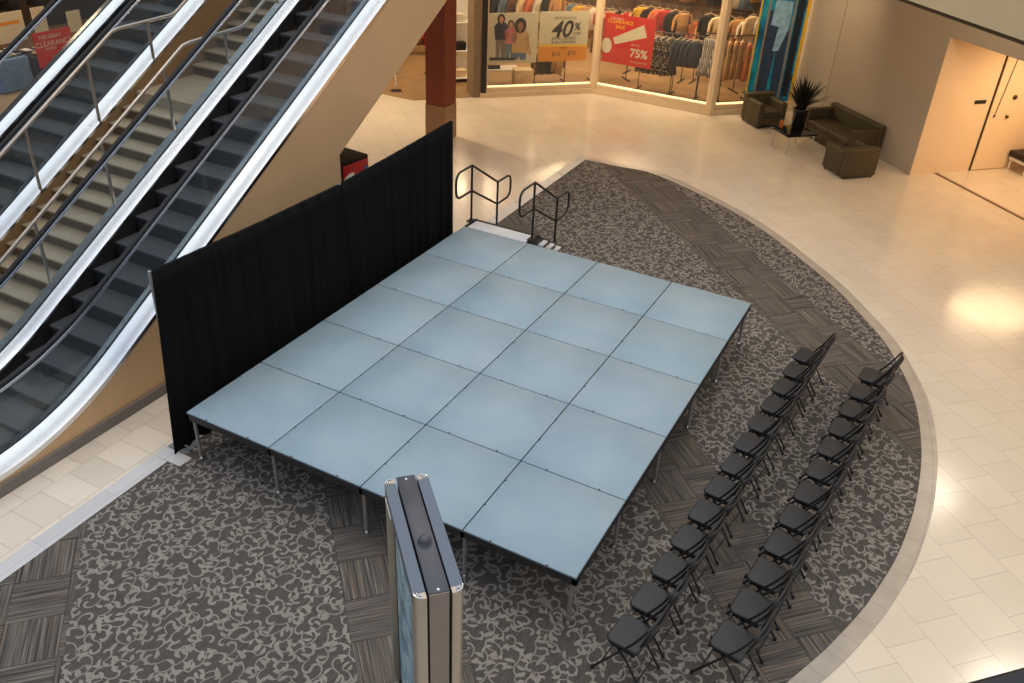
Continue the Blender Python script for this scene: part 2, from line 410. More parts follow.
# ---------------------------------------------------------------- stair unit at the stage's far end
sn=thing('stage_steps','pale wooden stage steps with black edges at far end of stage','steps',(0,6.11,0))
WT=plain('pale grey tread board',(204,204,204),.45,var=.04)
for k in range(4):
    z=.69-.17*k; y0=0.01+.29*k+(.07 if k else 0); y1=y0+(.35 if k==0 else .28)
    b=MB(); b.rbox(0.06,1.17 if k==0 else 1.29,y0,y1,z-.035,z,.006,2); t=b.build('tread',WT,sn)
    b=MB(); b.box(0.058,1.172 if k==0 else 1.292,y1-.06,y1+.004,z-.04,z+.003); b.build('nosing',BLACK,t)
for x in (.03,1.19):
    b=MB(); b.add([(x-.02,0,.70),(x-.02,.36,.70),(x-.02,1.30,.06),(x-.02,1.22,0),(x-.02,1.0,0),(x-.02,0,.52),(x+.02,0,.70),(x+.02,.36,.70),(x+.02,1.30,.06),(x+.02,1.22,0),(x+.02,1.0,0),(x+.02,0,.52)],
        [(0,1,2,3,4,5),(11,10,9,8,7,6)]+[(i,(i+1)%6,6+(i+1)%6,6+i) for i in range(6)]); b.build('stringer',BLACK,sn)
def steprail(x,dy,label):
    t=thing('stair_handrail',label,'handrail',(x,dy,0),0,'handrails of the stage steps')
    # local y from 0 at first post
    def bar(pts,nm='rail'):
        b=MB(); b.tube(pts,.019,10); return b.build(nm,BLACK,t)
    bar([(0,0,.665),(0,0,1.68)],'post'); bar([(0,.90,.18),(0,.90,1.10)],'post')
    bar([(0,0,1.68),(0,.90,1.10)]); bar([(0,0,1.24),(0,.90,.69)])
    def loop(y0,y1,zt,zb,sg):
        r=.14; P=[(0,y0,zt)]
        for k in range(7):
            a=math.pi/2*k/6; P.append((0,y1-sg*r+sg*r*math.sin(a),zt-r+r*math.cos(a)))
        for k in range(7):
            a=math.pi/2*k/6; P.append((0,y1-sg*r+sg*r*math.cos(a),zb+r-r*math.sin(a)))
        P.append((0,y0,zb)); return P
    bar(loop(0,-.50,1.68,1.24,-1),'end_loop'); bar(loop(.90,1.38,1.10,.69,1),'end_loop')
    b=MB(); b.rbox(-.05,.05,-.09,.06,.70,.722,.006,2); b.build('base_plate',BLACK,t)
steprail(0.0,6.35,'black tubular handrail beside the drape, on the steps')
steprail(1.20,6.26,'black tubular handrail standing over the carpet, on the steps')
# ---------------------------------------------------------------- drape
XD=-.30
def topz(y):
    P=[(-.2,2.32),(.14,2.32),(1.7,2.27),(3.32,2.25),(4.8,2.31),(6.2,2.385)]
    for (a,b),(c,d) in zip(P,P[1:]):
        if y<=c: return b+(d-b)*(y-a)/(c-a)
    return P[-1][1]
ds=thing('drape_stand','pipe frame with three uprights and a top bar carrying the black drape','drape stand',(XD,0,0))
for y in (.13,3.33,6.20):
    b=MB(); b.tube([(0,y,.012),(0,y,topz(y)+.03)],.02,12); u=b.build('upright',STLEG,ds)
    b=MB(); b.box(-.14,.14,y-.12,y+.16,.013,.02); b.build('base_plate',plain('grey painted base plate',(120,122,124),.6),ds)
b=MB(); ys=[.13+i*(6.07/24) for i in range(25)]; b.tube([(0,y,topz(y)-.005) for y in ys],.017,10); b.build('crossbar',STLEG,ds)
labs=['black drape curtain at the end nearest the escalator foot','black drape curtain second from the escalator foot, before the centre upright','black drape curtain just past the centre upright','black drape curtain at the end beside the stage steps']
bounds=[.13,1.72,3.315,4.76,6.19]
for k in range(4):
    y0,y1=bounds[k]+(.008 if k!=3 else -.02),bounds[k+1]-(.008 if k!=0 else -.02); b=MB(); ny=110; nz=14; rr=random.Random(k+3)
    fr=[rr.uniform(.8,1.2) for _ in range(4)]; phs=[rr.uniform(0,6) for _ in range(4)]
    vs=[]
    for iz in range(nz+1):
        t=iz/nz
        for iy in range(ny+1):
            s=iy/ny; yy=y0+(y1-y0)*s
            if k==0: yy-= (1-s)*(1-t)*.20*(1)
            zt=topz(y0+(y1-y0)*s)+.012; zb=.012+.01*math.sin(s*40)
            if k==0: zb+=0
            am=(.006+.016*(1-t))*(.35+.9*abs(math.sin(s*5.1+k*2.2)))
            x=.028+am*math.sin(s*38*fr[0]+phs[0]+.6*math.sin(t*2+phs[1]))+.5*am*math.sin(s*71*fr[1]+phs[2]) + (.02*(1-t))
            x=max(x,.022)
            vs.append((XD+x,yy,zb+(zt-zb)*t))
    fs=[]
    W=ny+1
    for iz in range(nz):
        for iy in range(ny): fs.append((iz*W+iy,iz*W+iy+1,(iz+1)*W+iy+1,(iz+1)*W+iy))
    b.add(vs,fs,0,True)
    # rod pocket around the pipe
    pk=[]; ysn=[y0+(y1-y0)*i/30 for i in range(31)]
    b.tube([(XD,y,topz(y)+random.uniform(-.003,.003)) for y in ysn],.03,10)
    o=b.build('drape_curtain',DRAPE); tag(o,labs[k],'drape',group='black drape curtains behind the stage')
    sm=o.modifiers.new('thickness','SOLIDIFY'); sm.thickness=.003
# ---------------------------------------------------------------- folding chairs
def make_chair(label):
    t=thing('folding_chair',label,'chair')
    # seat
    b=MB(); outline=[]
    def rc(cx,cy,r,a0,a1):
        for k in range(5):
            a=R(a0+(a1-a0)*k/4); outline.append((cx+r*math.cos(a),cy+r*math.sin(a)))
    rc(.11,.135,.04,0,90); rc(-.11,.125,.06,90,180); rc(-.11,-.125,.06,180,270); rc(.11,-.135,.04,270,360)
    n=len(outline); rings=[]
    for (sc,z) in ((.93,.425),(1.0,.432),(1.0,.448),(.96,.458),(.9,.4595)):
        rings.append([(x*sc,y*sc,z-.03*x*sc) for x,y in outline])
    vs=[p for r_ in rings for p in r_]; fs=[(i*n+k,i*n+(k+1)%n,(i+1)*n+(k+1)%n,(i+1)*n+k) for i in range(len(rings)-1) for k in range(n)]
    fs+= [tuple(range(n))[::-1],tuple(range((len(rings)-1)*n,len(rings)*n))]
    b.add(vs,fs,0,True); b.build('seat',SEATP,t)
    # backrest: curved panel
    b=MB(); N=12; vs=[]
    for i in range(N+1):
        s=i/N*2-1; y=s*.185; bx=.035*(1-s*s)
        cut=.018*(abs(s)**4)
        for (dx,z) in ((0,.56+cut),(0,.80-cut),(.022,.80-cut),(.022,.56+cut)):
            vs.append((.165+bx+(z-.6)*.28+dx,y,z))
    fs=[(i*4+k,i*4+(k+1)%4,(i+1)*4+(k+1)%4,(i+1)*4+k) for i in range(N) for k in range(4)]+[(0,1,2,3),(N*4+3,N*4+2,N*4+1,N*4)]
    b.add(vs,fs,0,True); b.build('backrest',SEATP,t)
    for s in (-1,1):
        b=MB(); b.tube([(-.245,s*.19,.014),(-.05,s*.19,.33),(.10,s*.19,.57),(.165,s*.19,.70),(.205,s*.187,.80)],.0115,8); l=b.build('front_leg',BLACK,t)
        f=MB(); f.cyl((-.247,s*.19),.016,.0,.03,10); f.build('foot',RUBBER,l)
        b=MB(); b.tube([(.245,s*.165,.014),(.05,s*.165,.30),(-.06,s*.165,.42)],.0105,8); l=b.build('rear_leg',BLACK,t)
        f=MB(); f.cyl((.247,s*.165),.015,.0,.03,10); f.build('foot',RUBBER,l)
    b=MB(); b.tube([(.205,-.187,.80),(.225,-.172,.825),(.235,0,.835),(.225,.172,.825),(.205,.187,.80)],.0115,8); b.build('back_rail',BLACK,t)
    b=MB(); b.tube([(-.175,-.19,.128),(-.175,.19,.128)],.008,8); b.build('crossbar',BLACK,t)
    b=MB(); b.tube([(.185,-.165,.105),(.185,.165,.105)],.008,8); b.build('crossbar',BLACK,t)
    for s in (-1,1): b=MB(); b.box(-.12,.13,s*.170-.006,s*.170+.006,.402,.424); b.build('seat_bracket',BLACK,t)
    return t
names=['','second','third','fourth','fifth','sixth','seventh','eighth','ninth','tenth','eleventh','twelfth','']
def chlab(row,k,n):
    rw={'a':'front row beside the stage','b':'back row'}[row]
    if k==0: return 'black folding chair at the near end of the '+rw
    if k==n-1: return 'black folding chair at the far end of the '+rw
    if k>=n-3: return 'black folding chair, %s from the far end of the %s'%(names[n-1-k],rw)
    return 'black folding chair, %s from the near end of the %s'%(names[k],rw)
proto=make_chair(chlab('a',0,13)); first=True; rc=random.Random(11)
for row,n in (('a',13),('b',12)):
    for k in range(n):
        if row=='a': x=5.50+.0315*k; y=-.13+.467*k
        else: x=6.32+.038*k; y=.27+.470*k
        rz=R(-7)+R(rc.uniform(-1.2,1.2)); loc=(x+rc.uniform(-.008,.008),y,.0115)
        g='folding chairs in the %s row'%('front' if row=='a' else 'back')
        if first: proto.location=loc; proto.rotation_euler.z=rz; proto['group']=g; first=False
        else: dup(proto,loc,rz,chlab(row,k,n),g)
# ---------------------------------------------------------------- display kiosk in the foreground
KM=frame((0,0,0),(1,0,0))
kx=Vector((.707,-.707,0)); ky=Vector((.707,.707,0)) # kx along width (towards viewer), ky along thickness
kc=Vector((3.92,-1.545,0)); kW,kT,kH=1.12,.315,2.6
kt=thing('display_kiosk','tall double-sided digital display kiosk with silver edge profiles','display kiosk',(kc.x,kc.y,.0),R(-45))
kt.location.z=.0115
# local x = along width (direction kx), local y = thickness (direction ky)
ALU=plain('blue grey anodised aluminium',(98,108,120),.5,.3,var=.02)
ALT=plain('champagne anodised aluminium',(176,166,150),.38,.6,var=.03)
KDK=plain('dark grey kiosk cap',(84,84,88),.5,.2,var=.08)
KPAN=plain('taupe grey kiosk end panel',(140,130,124),.4,.5,var=.03)
zt=kH-.0115
def profile_poly(side):
    # rounded corner extrusion along the width, at thickness side 0 or 1
    w=.078
    y0,y1=(0,w) if side==0 else (kT-w,kT)
    pts=[]
    r=.05
    if side==0:
        for k in range(6):
            a=R(180+90*k/5); pts.append((r+r*math.cos(a),y0+r+r*math.sin(a)))
        for k in range(6):
            a=R(270+90*k/5); pts.append((kW-r+r*math.cos(a),y0+r+r*math.sin(a)))
        pts+=[(kW,y1),(0,y1)]
    else:
        pts+=[(0,y0),(kW,y0)]
        for k in range(6):
            a=R(0+90*k/5); pts.append((kW-r+r*math.cos(a),y1-r+r*math.sin(a)))
        for k in range(6):
            a=R(90+90*k/5); pts.append((r+r*math.cos(a),y1-r+r*math.sin(a)))
    return pts
for s in (0,1):
    # end mullions (vertical profiles at both ends) and the top rail between them
    for e in (0,1):
        b=MB(); pp=[]
        w=.078; r=.055; x0,x1=(0,.10) if e==0 else (kW-.10,kW); y0,y1=(0,w) if s==0 else (kT-w,kT)
        cx=x0+r if e==0 else x1-r; cy=y0+r if s==0 else y1-r
        base={(0,0):180,(1,0):270,(1,1):0,(0,1):90}[(e,s)]
        pts=[(cx+r*math.cos(R(base+90*k/6)),cy+r*math.sin(R(base+90*k/6))) for k in range(7)]
        ic={(0,0):[(x1,y0),(x1,y1),(x0,y1)],(1,0):[(x1,y1),(x0,y1),(x0,y0)],(1,1):[(x0,y1),(x0,y0),(x1,y0)],(0,1):[(x0,y0),(x1,y0),(x1,y1)]}[(e,s)]
        b.prism(pts+ic,0.0,zt-.001); mu=b.build('edge_profile',ALT,kt)
        c=MB(); P=[(cx+(r-.003)*math.cos(R(base+90*k/8)),cy+(r-.003)*math.sin(R(base+90*k/8)),zt+.003) for k in range(9)]
        c.tube(P,.006,6); 
        q=[(cx+(r-.022)*math.cos(R(base+10+70*k/8)),cy+(r-.022)*math.sin(R(base+10+70*k/8)),zt+.003) for k in range(9)]
        c.tube(q,.0035,6); c.tube([P[4],((q[4][0]+cx)/2,(q[4][1]+cy)/2,zt+.003)],.0035,6)
        c.build('profile_cap',CHROME,mu)
    b=MB(); y0,y1=(0,.078) if s==0 else (kT-.078,kT)
    b.box(.0501,kW-.0501,y0+.0,y1,zt-.09,zt); b.build('top_rail',ALU,kt)
    b=MB(); ye=(.0,.03) if s==0 else (kT-.03,kT); b.box(.1,kW-.1,ye[0],ye[1],0,.5); b.build('lower_panel',ALT,kt)
    # screen, its bezel and the picture it shows
    yb=.045 if s==0 else kT-.045; n=-1 if s==0 else 1
    b=MB(); b.box(.101,kW-.101,min(yb,yb-n*.02),max(yb,yb-n*.02),.5,zt-.09); sc=b.build('screen_bezel',BLACK,kt)
    q=MC.get('screen')
    if not q:
        z=NT('screen picture'); co,p=z.objpos(); nn=z.noise(z.vec(z.math('MULTIPLY',p[0],2.0),0.0,z.math('MULTIPLY',p[2],2.5)),2.2,3.0)
        cc=z.ramp(nn,[(.35,lin((40,78,110))),(.5,lin((96,150,178))),(.62,lin((150,186,200))),(.72,lin((70,90,120)))])
        z.set(Base_Color=(.02,.02,.02),Roughness=.12,Emission_Color=cc,Emission_Strength=.3); MC['screen']=q=z.m
    b=MB(); ys_=yb+n*.001; b.box(.16,kW-.16,min(ys_,ys_-n*.004),max(ys_,ys_-n*.004),.62,zt-.16); b.build('screen',q,sc)
b=MB(); b.box(.02,kW-.012,.095,kT-.095,0,zt+.001,0); b.build('core_panel',[KPAN],kt)
b=MB(); b.rbox(-.004,kW-.02,.092,kT-.092,zt-.004,zt+.008,.003,1); cap=b.build('top_cap',KDK,kt)
b=MB(); b.lathe([(.0,.052),(.025,.05),(.042,.03),(.046,0),(.052,-.004)],20,M=Matrix.Translation((kW*.60,kT/2,zt+.012))); b.build('sensor_dome',KDK,cap)
b=MB()
for xx in (.03,kW-.045): b.lathe([(0,.004),(.006,.004),(.009,.002),(.011,0)],12,M=Matrix.Translation((xx,kT/2,zt+.008)))
b.build('screw',CHROME,cap)
b=MB(); b.box(.085,.30,-.006,-.001,zt-.10,zt-.085); b.build('light_sliver',WHITE,kt)
# ---------------------------------------------------------------- escalators and stair
def gy(y):
    if y>.3: return .585*y
    if y<-1.6: y=-1.6
    d=.3-y; return .1755-.585*(d-d*d/3.8)
YS=[-3.2,-2.4,-1.8]+[-1.6+.1*i for i in range(20)]+[.5+.45*i for i in range(17)]
YS=sorted(set(round(y,3) for y in YS))
def escalator(name,label,xn,xf,xon,xof,clad,drop=.06):
    """xn, xf: near and far glass; xon, xof: outer faces"""
    t=thing(name,label,'escalator',(xon,0,0)); ox=xon
    def X(v): return v-ox
    inv=.68
    # stainless decks
    for (a,b_,c_,nm) in ((xon,xn-.0,xn-.16,'near'),(xof,xf,xf+.16,'far')):
        sg=1 if nm=='near' else -1
        o=MB(); o.sweep(YS,gy,[(X(a),inv-drop),(X(a),inv-.125),(X(b_)+sg*.016,inv-.125),(X(b_)+sg*.016,inv+.012)]); o.build('outer_deck',STEELB,t)
        o=MB(); o.sweep(YS,gy,[(X(b_)-sg*.016,inv+.012),(X(c_),inv-.055),(X(c_),inv-.085),(X(b_)-sg*.016,inv-.125)]); o.build('inner_deck',STEELB,t)
        o=MB(); o.sweep(YS,gy,[(X(c_)-.0,inv-.09),(X(c_)-.0,inv-.34),(X(c_)+sg*.02,inv-.34),(X(c_)+sg*.02,inv-.09)]); o.build('skirt_panel',DARKM,t)
        o=MB(); o.sweep(YS,gy,[(X(b_)-.014,inv-.1),(X(b_)-.014,inv+.022),(X(b_)+.014,inv+.022),(X(b_)+.014,inv-.1)]); o.build('glass_channel',BLACK,t)
        # handrail with round newel end
        path=[]
        for y in [v for v in YS if v>=-2.5]: path.append((X(b_),y,gy(y)+inv+.77))
        r=.36; z0=gy(-2.5)+inv+.77-r
        path=[(X(b_),-2.5-r*math.sin(R(a)),z0+r*math.cos(R(a))) for a in range(180,0,-20)]+path
        o=MB(); o.tube(path,.034,12); hr=o.build('handrail',RUBBER,t)
        o=MB()
        o.tube([(p[0]+.0,p[1],p[2]-.05) for p in path[9:]],.026,8); o.build('handrail_guide',STEEL,hr)
        # glass panels
        y=-2.6
        while y<7.6:
            y2=min(y+1.5,7.7); yy=[y+.006+(y2-y-.012)*i/6 for i in range(7)]
            o=MB(); o.sweep(yy,gy,[(X(b_)-.006,inv),(X(b_)-.006,inv+.735),(X(b_)+.006,inv+.735),(X(b_)+.006,inv)]); o.build('glass_panel',GLS,t)
            y=y2
    # steps
    xa,xb=xf+.165,xn-.165; y=-1.2; k=0
    while y<7.4:
        z=gy(y+.2)+.40
        if y<-.5: z=max(z,.02)
        zl=gy(y-.2)+.40
        o=MB(); o.box(X(xa),X(xb),y-.0,y+.405,z-.03,z,0); h=max(.02,z-zl)
        o.box(X(xa)+.001,X(xb)-.001,y+.006,y+.02,z-.03-h,z-.029,1)
        o.build('step',[STEPM,RISER],t); y+=.4; k+=1
    o=MB(); o.box(X(xa),X(xb),-3.2,-1.2,-.0,.022); o.build('landing_plate',STEEL,t)
    # truss cladding
    yb=[v for v in YS if v>=4.65]
    def side(x0,x1,nm):
        top=[(y,gy(y)+inv-.13) for y in YS]
        bot=[(7.7,.585*7.7-.64),(4.65,2.08),(4.65,0),(-3.2,0)]
        poly=top+bot; n=len(poly)
        o=MB(); vs=[(x0,a,b) for a,b in poly]+[(x1,a,b) for a,b in poly]
        # triangulate as strips: use ngon
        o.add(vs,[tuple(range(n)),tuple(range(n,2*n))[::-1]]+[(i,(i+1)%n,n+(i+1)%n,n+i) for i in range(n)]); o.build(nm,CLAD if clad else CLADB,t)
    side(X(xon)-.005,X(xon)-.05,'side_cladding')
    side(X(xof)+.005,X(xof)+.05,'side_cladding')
    o=MB(); o.sweep([4.65,7.7],lambda y:.585*y-.64,[(X(xof)+.05,0),(X(xof)+.05,.04),(X(xon)-.05,.04),(X(xon)-.05,0)]); o.build('soffit_panel',CLAD,t)
    o=MB(); o.box(X(xof)+.05,X(xon)-.05,4.61,4.65,0,2.07); o.build('end_panel',CLAD,t)
    if clad:
        o=MB(); o.box(X(xon)-.0,X(xon)+.035,-3.2,4.66,0,.14); o.build('plinth',PLINTH,t)
    return t
escalator('escalator','escalator beside the black drape with a beige side panel',-1.56,-2.97,-1.335,-3.2,True)
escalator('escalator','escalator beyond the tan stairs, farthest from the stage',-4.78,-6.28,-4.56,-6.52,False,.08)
sx0,sx1=-4.558,-3.202
ts=thing('staircase','tan stone staircase with a landing between the two escalators','stairs',(sx0,0,0))
wS=sx1-sx0; rise,run=.1705,.2913
k=0
for k in range(15):
    y0=3.8-(k+1)*run; z=2.53-rise*k-.0
    if z<.05: break
    b=MB(); b.rbox(.003,wS-.003,y0-.02,y0+run+.03,z-.04,z,.006,1); tr=b.build('tread',TREAD,ts)
    b=MB(); b.box(.004,wS-.004,y0+.01,y0+.03,max(0,z-rise-.02),z-.035); b.build('riser',SRISER,tr)
b=MB(); b.box(.003,wS-.003,3.79,5.0,2.53,2.70); b.build('landing',TREAD,ts)
b=MB(); b.box(.004,wS-.004,3.80,3.82,2.49,2.53); b.build('riser',SRISER,ts)
for k in range(9):
    y0=5.0+k*run; z=2.70+rise*(k+1)
    b=MB(); b.rbox(.003,wS-.003,y0-.02,y0+run+.03,z-.04,z,.006,1); tr=b.build('tread',TREAD,ts)
    b=MB(); b.box(.004,wS-.004,y0+.01,y0+.03,z-rise-.02,z-.035); b.build('riser',SRISER,tr)
# stair handrails on the escalator decks
def stairrail(x,label,posts):
    t=thing('stair_rail',label,'handrail',(x,0,0),0,'handrails of the tan stairs')
    P=[(0,-1.2,.80),(0,3.6,3.64),(0,4.75,3.68),(0,7.3,5.17)]
    b=MB()
    b.tube([(0,-1.2,.80),(0,3.50,3.58),(0,3.58,3.625),(0,3.70,3.645),(0,4.72,3.68),(0,4.82,3.71),(0,7.3,5.16)],.026,10); b.build('rail',RAILM,t)
    for y,zt_ in posts:
        z0=gy(y)+.68-.055
        b=MB(); b.box(-.022,.022,y-.012,y+.012,z0,zt_); b.build('post',RAILM,t)
stairrail(-4.56,'stair handrail on the farther escalator edge',[(.7,1.90),(1.87,2.60),(3.06,3.30),(4.24,3.655),(5.45,4.06),(6.6,4.74)])
stairrail(-3.14,'stair handrail on the edge of the escalator by the drape',[(-.4,1.26),(.78,1.96),(1.97,2.65),(3.19,3.37),(4.40,3.66),(5.6,4.14),(6.7,4.78)])
# ---------------------------------------------------------------- upper floor edge above the far side
b=MB()
A0,A1=R(-8),R(80); ri=8.78
FA,FB=Vector((5.50,9.10)),Vector((7.30,6.84))
def fr_(a,off):
    # the atrium edge runs nearly straight past the corner niche
    d=Vector((math.cos(a),math.sin(a))); e=FB-FA; nrm=Vector((-e.y,e.x)).normalized()
    if nrm.dot(FA-Vector((CX,CY)))<0: nrm=-nrm
    k=nrm.dot(FA-Vector((CX,CY)))/max(.3,nrm.dot(d))
    return min(max(k,8.3),9.4)+off
def ring(m_,r0,r1,z0,z1,n=48,mi=0):
    aa=[A0+(A1-A0)*i/n for i in range(n+1)]; N=n+1
    pt=lambda v,r: (CX+r*math.cos(v),CY+r*math.sin(v))
    a=[pt(v,fr_(v,r0)) for v in aa]; c=[pt(v,fr_(v,r1)) if r1<5 else pt(v,r1) for v in aa]
    vs=[(x,y,z0) for x,y in a]+[(x,y,z0) for x,y in c]+[(x,y,z1) for x,y in a]+[(x,y,z1) for x,y in c]
    fs=[]
    for i in range(n): fs+=[(i,i+1,N+i+1,N+i),(2*N+i,3*N+i,3*N+i+1,2*N+i+1),(i,2*N+i,2*N+i+1,i+1),(N+i,N+i+1,3*N+i+1,3*N+i)]
    fs+=[(0,N,3*N,2*N),(n,2*N+n,3*N+n,N+n)]
    m_.add(vs,fs,mi)
ring(b,0,.24,4.56,5.9); ring(b,.05,.24,4.5,4.56,mi=1); struct(b.build('ceiling',[FASC,plain('brown fascia underside shade',(96,80,56),.7)]))  # brown strip below the fascia: its underside shade put in as colour
SLAB=plain('ceiling plaster',(224,214,196),.8,var=.02)
b=MB(); ring(b,.24,22,4.75,5.1); struct(b.build('ceiling',SLAB))
b=MB(); b.prism([(-30,8.2),(CX+ri*math.cos(A1),8.2),(CX+ri*math.cos(A1),CY+ri*math.sin(A1)),(CX+22*math.cos(A1),CY+22*math.sin(A1)),(-30,26)],4.75,5.1); struct(b.build('ceiling',SLAB))
# ---------------------------------------------------------------- right wall, niche, door
K=Vector((6.14,15.34,0)); ua=Vector((.7071,.7071,0)); ub=Vector((.7071,-.7071,0))
WM=Matrix(((ub.x,ua.x,0,K.x),(ub.y,ua.y,0,K.y),(0,0,1,0),(0,0,0,1)))   # local x along wall (right), y into the wall
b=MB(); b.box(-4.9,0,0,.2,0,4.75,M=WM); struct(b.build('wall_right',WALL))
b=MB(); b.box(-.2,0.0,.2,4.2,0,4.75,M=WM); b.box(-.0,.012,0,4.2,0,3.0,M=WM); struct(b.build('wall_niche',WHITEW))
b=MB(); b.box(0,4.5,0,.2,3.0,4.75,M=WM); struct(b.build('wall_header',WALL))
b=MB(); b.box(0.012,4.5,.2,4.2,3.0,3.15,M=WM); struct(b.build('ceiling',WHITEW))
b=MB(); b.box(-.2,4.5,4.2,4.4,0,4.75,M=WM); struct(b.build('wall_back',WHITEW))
b=MB(); b.box(4.5,4.7,0,4.4,0,4.75,M=WM); struct(b.build('wall_side',WHITEW))
b=MB(); b.box(.03,4.5,.66,.74,.0,.012,M=WM); struct(b.build('trim_3',plain('bronze threshold strip',(120,92,62),.5)))
b=MB(); b.box(-3.55,-3.54,-.004,.0,0,4.7,M=WM); struct(b.build('trim_4',TAUPE))
b=MB(); b.box(-4.8,0,-.015,0,0,.10,M=WM); struct(b.build('baseboard_right',WALL))
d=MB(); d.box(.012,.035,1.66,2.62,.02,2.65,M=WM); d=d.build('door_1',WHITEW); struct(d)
b=MB(); b.box(.012,.040,1.61,1.632,0.0,3.0,M=WM); b.build('door_edge_strip',DARKM,d)
b=MB(); b.lathe([(0,.03),(.05,.028),(.055,0)],16,M=WM@Matrix.Translation((.036,2.2,1.67))@Matrix.Rotation(R(90),4,'Y')); b.lathe([(0,.05),(.03,.045),(.035,0)],16,M=WM@Matrix.Translation((.036,2.15,1.24))@Matrix.Rotation(R(90),4,'Y')); b.build('door_handle',DARKM,d)
b=MB(); b.tube([(.05,1.92,2.56),(.05,1.80,1.30)],.007,6,M=WM); b.lathe([(0,.03),(.02,.02),(.02,-.02),(0,-.03)],10,M=WM@Matrix.Translation((.05,1.795,1.27))); tag(b.build('pull_cord',DARKM),'thin dark pull cord hanging on the lit wall beside the door','cord')
b=MB(); b.rbox(.012,.03,1.16,1.46,1.56,1.64,.004,1,M=WM); tag(b.build('wall_plaque',DARKM),'small dark rectangular plaque on the lit cream wall','plaque')
bt=thing('bench','low bench with a black cushion and pale legs in the lit niche','bench',WM@Vector((.32,2.95,0)),R(-45))
b=MB(); b.rbox(-.25,.35,-.40,.55,.32,.46,.03,3); b.build('cushion',BLACK,bt)
b=MB(); b.rbox(-.22,.32,-.37,.52,.24,.32,.01,2); b.build('frame',WHITE,bt)
for sx in (-.18,.28):
    for sy in (-.33,.48):
        b=MB(); b.tube([(sx,sy,0),(sx,sy,.24)],.022,10); b.build('leg',WHITE,bt)
# ---------------------------------------------------------------- lounge seating along the right wall (local frame: x along the wall to the right, y out of the room into the wall)
def PW(s,dist,z=0): return WM@Vector((-s,-dist,z))
def lounge(name,label,cat,s0,s1,d0,d1,open_dir,h=.72,group=None):
    """built in a local frame: x = width between the arms, y = 0 at the back"""
    W={'u':d1-d0,'-u':d1-d0,'out':s1-s0}[open_dir]; D={'u':s1-s0,'-u':s1-s0,'out':d1-d0}[open_dir]
    if open_dir=='out': c=PW((s0+s1)/2,d0); rz=R(-45)
    elif open_dir=='u': c=PW(s0,(d0+d1)/2); rz=R(-45)-R(90)
    else: c=PW(s1,(d0+d1)/2); rz=R(-45)+R(90)
    t=thing(name,label,cat,c,rz,group)       # local -y is the open front
    aw=.15
    b=MB(); b.rbox(-W/2,W/2,-.18,0,.05,h,.03,3); b.build('backrest',OLIVE,t)
    for s in (-1,1):
        b=MB(); x0,x1=(-W/2,-W/2+aw) if s<0 else (W/2-aw,W/2); b.rbox(x0,x1,-D,-.182,.05,h-.09,.03,3); b.build('arm',OLIVE,t)
    b=MB(); b.rbox(-W/2+aw+.002,W/2-aw-.002,-D+.01,-.182,.08,.28,.015,2); b.build('seat_base',OLIVE,t)
    nc=2 if W>1.3 else 1; w=(W-2*aw-.01)/nc
    for k in range(nc):
        b=MB(); b.rbox(-W/2+aw+.005+k*w,-W/2+aw+.003+(k+1)*w,-D+.0,-.185,.285,.43,.035,3); b.build('seat_cushion',OLIVE,t)
    b=MB()
    for sx in (-W/2+.06,W/2-.06):
        for sy in (-D+.06,-.06): b.cyl((sx,sy),.02,0,.05,10)
    b.build('feet',BLACK,t)
    return t
lounge('sofa','dark olive two seat sofa against the grey wall','sofa',1.05,3.0,.04,.88,'out',.78)
lounge('armchair','dark olive block armchair by the wall corner, back towards the lit niche','armchair',.0,.82,.93,1.76,'u',.68,'olive armchairs')
lounge('armchair','dark olive block armchair below the blue jeans poster','armchair',3.55,4.38,1.05,1.84,'-u',.72,'olive armchairs')
TB=plain('black gloss table top',(22,20,19),.1)
tc=PW(2.05,1.78); tt=thing('coffee_table','square black topped coffee table with thin chrome legs','table',tc,R(-45))
b=MB(); b.rbox(-.40,.36,-.40,.40,.415,.455,.008,2); b.build('table_top',TB,tt)
b=MB(); b.tube([(-.33,-.33,.41),(.33,-.33,.41),(.33,.33,.41),(-.33,.33,.41)],.016,8,closed=True); b.build('frame',CHROME,tt)
for sx in (-1,1):
    for sy in (-1,1):
        b=MB(); b.tube([(sx*.33,sy*.33,0),(sx*.33,sy*.33,.42)],.019,8); b.build('leg',CHROME,tt)
pp=PW(2.22,1.60); pl=thing('potted_plant','dark spiky potted plant standing on the coffee table','plant',(pp.x,pp.y,.455))
POT=plain('black glazed pot',(24,20,18),.15)
b=MB(); b.lathe([(0,.0),(.13,.0),(.15,.03),(.17,.42),(.19,.45),(.18,.47),(.16,.46),(.155,.43),(0,.42)],24); b.build('pot',POT,pl)
LEAF=plain('dark green blade leaf',(34,32,20),.6,var=.25)
b=MB(); rp=random.Random(3)
for k in range(230):
    a=rp.uniform(0,6.28); L=rp.uniform(.40,.86); sp=rp.uniform(.05,.85); w=rp.uniform(.014,.026)
    vs=[];n=6
    for i in range(n+1):
        t=i/n; rr=.04+L*t*math.sin(sp)*(.7+.5*t); z=.44+L*t*math.cos(sp)-.18*t*t*sp
        ww=w*math.sin(math.pi*(.12+.88*t*.98))+.001
        cx,cy=rr*math.cos(a),rr*math.sin(a); dx,dy=-math.sin(a)*ww,math.cos(a)*ww
        vs+=[(cx+dx,cy+dy,z),(cx-dx,cy-dy,z)]
    b.add(vs,[(2*i,2*i+1,2*i+3,2*i+2) for i in range(n)])
b.build('foliage',LEAF,pl,fix=False)
